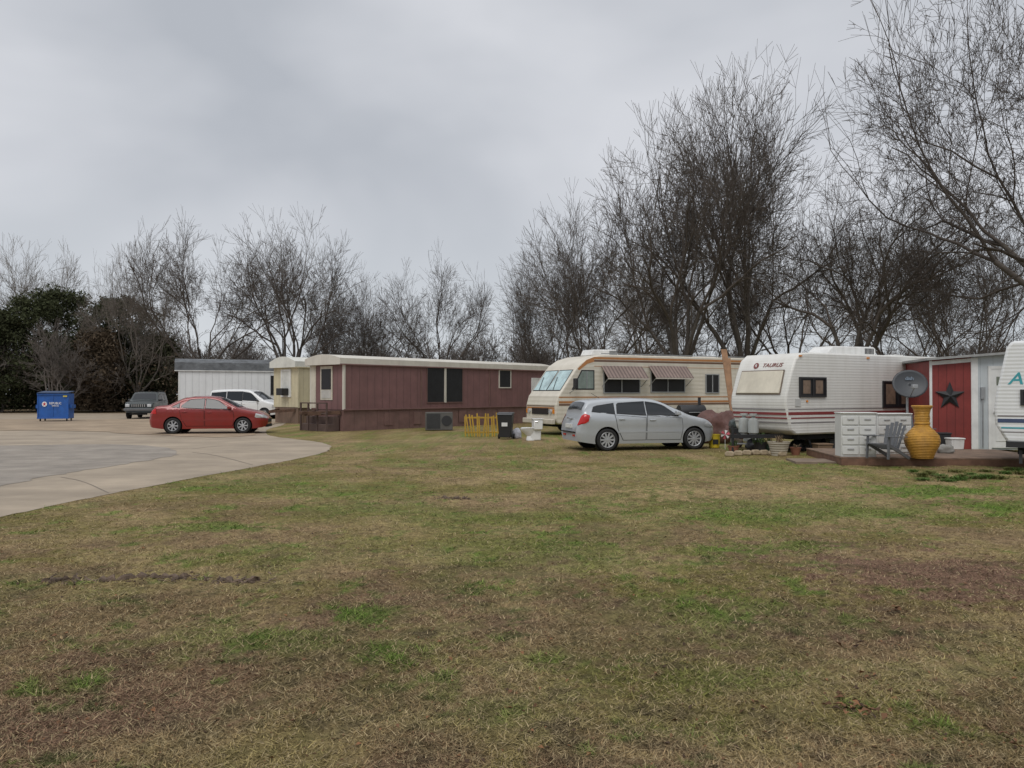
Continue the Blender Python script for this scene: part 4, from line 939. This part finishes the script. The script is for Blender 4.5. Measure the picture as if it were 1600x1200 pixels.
for k in range(12):
    x_=-.60+k*.108; MB().bar((x_+ry.uniform(-.03,.03),-.045-.012*(k%2),0),(x_+ry.uniform(-.10,.10),-.045-.012*(k%2),ry.uniform(.72,.90)),.05,.010).build('slat',yl,yf,bevel=.003)
x,y,_=gp(790,686); bn=thing('wheeled_bin','black wheeled rubbish bin with lid beside the toilet','bin',(x,y,0),R(-8))
mb=MB(); mb.add([(-.2,-.2,.06),(.2,-.2,.06),(.2,.22,.06),(-.2,.22,.06),(-.26,-.27,.82),(.26,-.27,.82),(.26,.27,.86),(-.26,.27,.86)],[(0,3,2,1),(4,5,6,7),(0,1,5,4),(1,2,6,5),(2,3,7,6),(3,0,4,7)]); mb.build('body',M['black'],bn,bevel=.02)
MB().prism([(-.30,.83),(.30,.87),(.28,.93),(-.24,.91)],-.28,.28,'yz').build('lid',mat('black_lid',(.028,.03,.034),.4),bn,bevel=.02)
for s in (-1,1): MB().lathe([(.09,-.03),(.09,.03)],16,(s*.26,.2,.09),'x').build('wheel',M['tyre'],bn)
MB().box(-.1,.1,-.262,-.23,.45,.58).build('label_panel',M['plate'],bn)
por=mat('white_porcelain',(.78,.78,.76),.18,var=.04,coat=.4)
x,y,_=gp(829,688); to=thing('toilet','discarded white toilet standing on the grass by the motorhome','toilet',(x,y,0),R(10))
MB().box(.08,.38,-.22,.22,.36,.70).build('tank',por,to,bevel=.03); MB().box(.06,.40,-.24,.24,.70,.74).build('tank_lid',por,to,bevel=.015)
MB().box(-.02,.34,-.12,.12,0,.37).build('pedestal',por,to,bevel=.03)
mb=MB(); rn=[(.02,.13,.0,.0),(.02,.13,.05,0),(.0,.10,.15,-.02),(-.06,.16,.28,0),(-.12,.20,.37,0),(-.12,.21,.40,0)]
n=20
for cx,r_,z,_ in rn:
    for j in range(n): t=6.2832*j/n; mb.v.append((cx+r_*1.3*math.cos(t),r_*math.sin(t),z))
for i in range(len(rn)-1):
    for j in range(n): A=i*n+j;B=i*n+(j+1)%n; mb.f.append((A,B,B+n,A+n))
mb.f.append(tuple(range((len(rn)-1)*n,len(rn)*n))); mb.build('bowl',por,to,smooth=True)
mb=MB(); mb.lathe([(.21,.405),(.215,.43),(.19,.44)],24,(-.12,0,0)); so=mb.build('seat_lid',por,to,smooth=True)
MB().tube([(.10,-.23,.64),(.2,-.25,.64)],.012,6).build('flush_handle',M['chrome'],to)
def lump(name,label,cat,px,py,w,h,d,m,seed,sub=3,pos=None):
    bm=bmesh.new(); bmesh.ops.create_icosphere(bm,subdivisions=sub,radius=1)
    for v in bm.verts:
        k=1+.28*mnoise.noise(v.co*1.7+Vector((seed,0,0)))+.10*mnoise.noise(v.co*5+Vector((seed,3,0)))
        v.co=Vector((v.co.x*w/2*k,v.co.y*d/2*k,max(-.02,(v.co.z*.62+.38)*h*.95*k)))
    me=bpy.data.meshes.new(name); bm.to_mesh(me); bm.free(); me.materials.append(m); me.polygons.foreach_set('use_smooth',[True]*len(me.polygons))
    o=bpy.data.objects.new(name,me); COL.objects.link(o); o.location=pos or gp(px,py); return tag(o,label,cat)
dbag=mat('dark_bag',(.03,.03,.035),.35,var=.3)
lump('plastic_bag','pale plastic bag of rubbish between bin and toilet','bag',806,685,.42,.36,.35,mat('pale_bag',(.42,.42,.46),.4,var=.25,sc=8),3)
lump('covered_pile','rust red tarpaulin over a heap behind the silver hatchback','tarpaulin',1122,692,1.7,1.05,1.0,mat('rust_red_tarp',(.12,.055,.045),.6,var=.3,sc=5,bump=.03,bs=6),5,4)
lump('rubbish_bag','dark bag slumped under the white travel trailer hitch','bag',1178,703,.45,.32,.4,dbag,9)
lump('rubbish_bag','low black bag behind the buff plant pot','bag',1245,704,.5,.3,.4,dbag,12)
lump('rubbish_bag','black bag on the deck below the satellite dish','bag',0,0,.4,.42,.35,dbag,15,pos=on(1418,708))
lump('grey_sack','grey sack lying on the deck right of the yellow urn','sack',0,0,.42,.22,.3,mat('grey_sack',(.25,.24,.22),.7,var=.25),17,pos=on(1477,708))
lump('rubble_bag','brown lumpy sack between pinwheel and barbecue','sack',1150,699,.4,.3,.3,mat('brown_sack',(.13,.095,.065),.8,var=.3),19)
def crate(name,label,cat,px,py,w,h,d,m,rz,lidm=None,pos=None):
    t=thing(name,label,cat,pos or gp(px,py),R(rz))
    mb=MB(); a,b=w/2*.9,w/2; c,e=d/2*.9,d/2; mb.add([(-a,-c,0),(a,-c,0),(a,c,0),(-a,c,0),(-b,-e,h),(b,-e,h),(b,e,h),(-b,e,h)],[(0,3,2,1),(4,5,6,7),(0,1,5,4),(1,2,6,5),(2,3,7,6),(3,0,4,7)]); mb.build('body',m,t,bevel=.015)
    MB().box(-b-.015,b+.015,-e-.015,e+.015,h+.001,h+.04).build('lid',lidm or m,t,bevel=.012)
crate('cooler_box','grey and white cool box tucked behind the dark barbecue','cool box',1176,690,.55,.42,.38,mat('cooler_grey',(.35,.38,.40),.5),12,M['white'])
crate('storage_tub','dark blue storage tub beside the tarpaulin heap','tub',1146,692,.5,.34,.4,mat('navy_tub',(.03,.04,.07),.5),-10,M['dark'])
crate('storage_tub','black storage tub under the white travel trailer side','tub',1262,703,.6,.28,.4,M['dark'],20,mat('grey_lid',(.10,.10,.10),.6))
crate('wooden_box','small brown wooden box on the ground by the trailer stripe side','box',1285,708,.42,.22,.32,mat('box_wood',(.20,.13,.08),.8,var=.3),8)
crate('storage_tub','dark grey lidded tub at the left foot of the garden drawers','tub',1306,704,.45,.3,.35,mat('charcoal_tub',(.06,.06,.065),.5),-5)
crate('storage_box','small white box on the deck against the red shed wall','box',0,0,.34,.25,.28,M['white'],4,None,on(1492,702))
crate('storage_box','black box on the deck behind the grey sack','box',0,0,.4,.36,.3,M['dark'],-8,None,on(1470,700))
x,y,_=gp(1080,688); sm_=thing('barrel_smoker','black barrel smoker behind the silver hatchback bonnet','smoker',(x,y,0),R(12))
MB().lathe([(.02,-.45),(.24,-.45),(.25,-.43),(.25,.43),(.24,.45),(.02,.45)],24,(0,0,.95),'x').build('barrel',M['black'],sm_,smooth=True)
for a in (-.35,.35):
    for b in (-.2,.2): MB().bar((a,b,0),(a,b*.7,.78),.03,.03).build('leg',M['black'],sm_)
MB().tube([(.3,0,1.15),(.3,0,1.45)],.05,12).build('chimney',M['black'],sm_); MB().tube([(-.2,-.28,.95),(.2,-.28,.95)],.012,6).build('handle',M['steel'],sm_)
x,y,_=gp(1160,702); gg=thing('barbecue_grill','small dark barbecue grill below the trailer front','barbecue',(x,y,0),R(-6))
MB().prism([(-.32,.45),(.32,.45),(.36,.62),(-.36,.62)],-.2,.2).build('firebox',M['black'],gg,bevel=.02)
MB().prism([(-.36,.63),(.36,.63),(.34,.78),(.25,.86),(-.25,.86),(-.34,.78)],-.22,.22).build('lid',mat('green_grey_lid',(.06,.075,.075),.4),gg,bevel=.03)
for a in (-.28,.28):
    for b in (-.16,.16): MB().bar((a,b,0),(a,b,.45),.03,.03).build('leg',M['steel'],gg)
MB().box(-.3,.3,-.18,.18,.15,.17).build('shelf',M['steel'],gg); MB().box(.37,.58,-.18,.18,.58,.60).build('side_shelf',M['steel'],gg)
x,y,_=gp(1116,700); bk=MB().lathe([(.12,0),(.15,.02),(.165,.36),(.175,.37),(.175,.40),(.155,.40),(.14,.06)],24).build('bucket',mat('bright_yellow_bucket',(.60,.45,.03),.4,var=.1),None,smooth=True,label='bright yellow bucket beside the silver hatchback nose',cat='bucket',loc=(x,y,0))
MB().tube([(.17*math.cos(t),-.01,.36-.16*math.sin(t)) for t in [k*math.pi/8 for k in range(9)]],.006,5).build('handle',M['steel'],bk)
MB().box(-.08,.08,-.168,-.15,.12,.26).build('label_panel',M['black'],bk)
leafm=mat('leaf_green',(.07,.13,.03),.6,var=.3); deadm=mat('dead_stem',(.16,.11,.06),.8,var=.3)
def plant_mb(r,n,h,w,tw=.009):
    mb=MB()
    for k in range(n):
        a=r.uniform(0,6.28); l=r.uniform(.5,1)*h; s=r.uniform(.2,1)*w; bx_,by_=r.gauss(0,.06)*w/.2,r.gauss(0,.06)*w/.2
        p0=Vector((bx_,by_,0)); p1=Vector((bx_+math.cos(a)*s*.4,by_+math.sin(a)*s*.4,l*.7)); p2=Vector((bx_+math.cos(a)*s,by_+math.sin(a)*s,l)); t=Vector((-math.sin(a),math.cos(a),0))*tw
        mb.add([p0-t,p0+t,p1+t*1.3,p1-t*1.3,p2],[(0,1,2,3),(3,2,4)])
    return mb
def pot(px,py,r1,h,m,label,lm,seed,n=30,ph=.3):
    x,y,_=gp(px,py); t=thing('plant_pot',label,'plant pot',(x,y,0),0,'plant pots by the trailer front')
    MB().lathe([(r1*.68,0),(r1*.7,.02),(r1*.95,h*.85),(r1,h*.86),(r1*1.04,h),(r1*.92,h),(r1*.88,h*.85),(.01,h*.84)],22).build('pot',m,t,smooth=True)
    o=plant_mb(random.Random(seed),n,ph,ph*.8).build('foliage',lm,t,fix=False); o.location=(0,0,h*.84)
pot(1217,712,.27,.36,mat('buff_pot',(.40,.36,.29),.7,rib=('Z',.06,.004)),'buff plastic pot with dry stems under the travel trailer',deadm,1,30,.25)
pot(1188,707,.17,.28,M['black'],'black nursery pot with a green plant beside the barbecue',leafm,2,40,.34)
pot(1146,708,.15,.2,mat('terracotta',(.24,.10,.06),.8),'small terracotta pot beside the edging stones',leafm,3,30,.2)
pot(1200,706,.13,.22,mat('dark_green_pot',(.03,.06,.04),.6),'small dark green pot squeezed left of the buff pot',deadm,6,25,.3)
pot(1243,711,.14,.2,mat('terracotta',(.24,.10,.06),.8),'low terracotta pot right of the buff pot',deadm,7,20,.15)
x,y,_=gp(1133,702); pw=thing('pinwheel','pink and white pinwheel flower on a stick in the grass','pinwheel',(x,y,0),0)
MB().tube([(0,0,0),(0,0,.40)],.006,6).build('stick',M['white'],pw)
for k in range(6):
    a=k*math.pi/3; m_=wt if k%2 else mat('pink_petal',(.65,.12,.16),.5)
    MB().add([(0,-.02,.42),(.13*math.cos(a),-.03,.42+.13*math.sin(a)),(.13*math.cos(a+.6),-.01,.42+.13*math.sin(a+.6))],[(0,1,2)]).build('petal',m_,pw,fix=False)
stm=mat('tan_edging_stone',(.34,.27,.18),.85,var=.25,sc=5,bump=.012,bs=15)
for k in range(7):
    px=1140+k*13.5; x,y,_=gp(px,713-2.5*math.sin(k*.5)); mb=MB()
    mb.prism([(-.11,0),(.11,0),(.12,.09),(.06,.13),(-.07,.125),(-.12,.08)],-.08,.08); mb.build('edging_stone',stm,None,bevel=.025,label='tan scalloped edging stone in the row before the trailer',cat='stone',group='edging stones before the trailer',loc=(x,y,0),rot=(0,0,rng.uniform(-.4,.4)))
wd_=mat('orange_brown_timber',(.30,.165,.085),.7,var=.3,sc=4,dirt=.3)
def lean_(pa,Ya,pb,Yb,w,label):
    a=at(*pa,Ya); b=at(*pb,Yb); tp=Vector((a.x-b.x,a.y-b.y,a.z)); MB().bar((0,0,0),tp,w,.045).build('leaning_board',wd_,None,bevel=.004,label=label,cat='board',loc=(b.x,b.y,0))
lean_((1131,546),27.6,(1152,668),26.3,.20,'wide orange brown board leaning on the motorhome behind the white trailer')
lean_((1139,560),27.6,(1146,668),26.1,.11,'narrow shorter board leaning beside the wide orange brown board')
r_=random.Random(4); wgm=[mat('weed_green',(.085,.15,.035),.8,var=.3,spec=.1),mat('weed_olive',(.14,.15,.05),.8,var=.3,spec=.1)]
for k in range(22):
    px=1430+k*8.5+r_.uniform(-6,6); x,y,_=gp(px,741+r_.uniform(-5,12)); o=plant_mb(r_,150,r_.uniform(.04,.11),r_.uniform(.12,.24),.004).build('weed_clump',wgm[k%2],None,fix=False,label='green weed clump growing along the deck edge',cat='weeds',group='weed clumps along the deck edge',loc=(x,y,0))
bkm=mat('rotten_bark',(.13,.092,.066),.95,var=.5,sc=12,bump=.02,bs=25)
def barkp(pp,rad,label,seed):
    r=random.Random(seed); pts=[];rs_=[]
    P_=chaikin(pp,3)
    for i,(a,b) in enumerate(P_):
        x,y=G(a,b); h=float(gh(np.array([x]),np.array([y]))[0]); q=r.uniform(.2,1.3); pts.append((x,y+r.uniform(-.04,.04),h+rad*(-.25+.35*q))); rs_.append(rad*q*(.3 if i in (0,len(P_)-1) else 1))
    mb=MB().tube(pts,rs_,9)
    for k in range(60):
        i=r.randrange(len(pts)); p=pts[i]; a=r.uniform(0,6.28); q=(p[0]+r.gauss(0,.12),p[1]+r.gauss(0,.08),p[2]); l=r.uniform(.02,.07); mb.bar(q,(q[0]+l*math.cos(a),q[1]+l*.7*math.sin(a),q[2]+r.uniform(0,.02)),.013,.008)
    return mb.build('tree_root',bkm,None,smooth=True,label=label,cat='root')
barkp([(72,908),(120,903),(170,906),(230,901),(290,903)],.035,'long rotten bark root half sunk in the left of the lawn',1)
barkp([(342,905),(370,911),(402,909)],.03,'short piece of broken bark right of the long root',2)
barkp([(690,777),(730,779)],.03,'short stick lying in the middle distance of the lawn',4)

# ---------------------------------------------------------------- world, light, camera
w=bpy.data.worlds.new('World'); scene.world=w; w.use_nodes=True; nt=w.node_tree; nt.nodes.clear()
SE,SR=R(52),R(200)
sky=nd(nt,'ShaderNodeTexSky',sky_type='NISHITA'); sky.sun_disc=False; sky.sun_elevation=SE; sky.sun_rotation=SR
bg1=nd(nt,'ShaderNodeBackground',{0:sky.outputs[0],1:.10})
tc=nd(nt,'ShaderNodeTexCoord').outputs['Generated']
sep=nd(nt,'ShaderNodeSeparateXYZ',{0:tc}); z=mathn(nt,'MAXIMUM',sep.outputs[2],0.0)
n1=nd(nt,'ShaderNodeTexNoise',{'Vector':nd(nt,'ShaderNodeMapping',{'Vector':tc,'Location':(1.35,.4,.2),'Rotation':(0,.35,0),'Scale':(1.0,1.0,1.8)}).outputs[0],'Scale':2.1,'Detail':4.0,'Roughness':.45,'Distortion':.25}).outputs[0]
f=remap(nt,n1,.34,.64)
cl=mixc(nt,f,(.475,.50,.545),(.68,.695,.735))
hz=remap(nt,z,0.0,.25,1.0,0.0)
cl=mixc(nt,mathn(nt,'MULTIPLY',hz,.6),cl,(.60,.645,.68))
zen=remap(nt,z,.5,1.0,0,1)
cl=mixc(nt,zen,cl,(1.0,1.01,1.04))
bg2=nd(nt,'ShaderNodeBackground',{0:cl,1:1.0})
mx=nd(nt,'ShaderNodeMixShader',{0:.95}); nt.links.new(bg1.outputs[0],mx.inputs[1]); nt.links.new(bg2.outputs[0],mx.inputs[2])
out=nd(nt,'ShaderNodeOutputWorld'); nt.links.new(mx.outputs[0],out.inputs[0])
sl=bpy.data.lights.new('sun','SUN'); sl.energy=1.2; sl.angle=R(30); sl.color=(1,.97,.93); so=bpy.data.objects.new('sun',sl); COL.objects.link(so)
dirv=Vector((math.sin(SR)*math.cos(SE),math.cos(SR)*math.cos(SE),math.sin(SE))); so.rotation_euler=dirv.to_track_quat('Z','Y').to_euler()
cam=bpy.data.cameras.new('camera'); cam.sensor_width=36; cam.lens=36*F/1600; cam.clip_end=2000; cam.clip_start=.05
co_=bpy.data.objects.new('camera',cam); COL.objects.link(co_); co_.location=(0,0,H0); co_.rotation_euler=(R(90)+PITCH,0,0); scene.camera=co_
scene.view_settings.view_transform='Standard'; scene.view_settings.look='None'; scene.view_settings.exposure=0
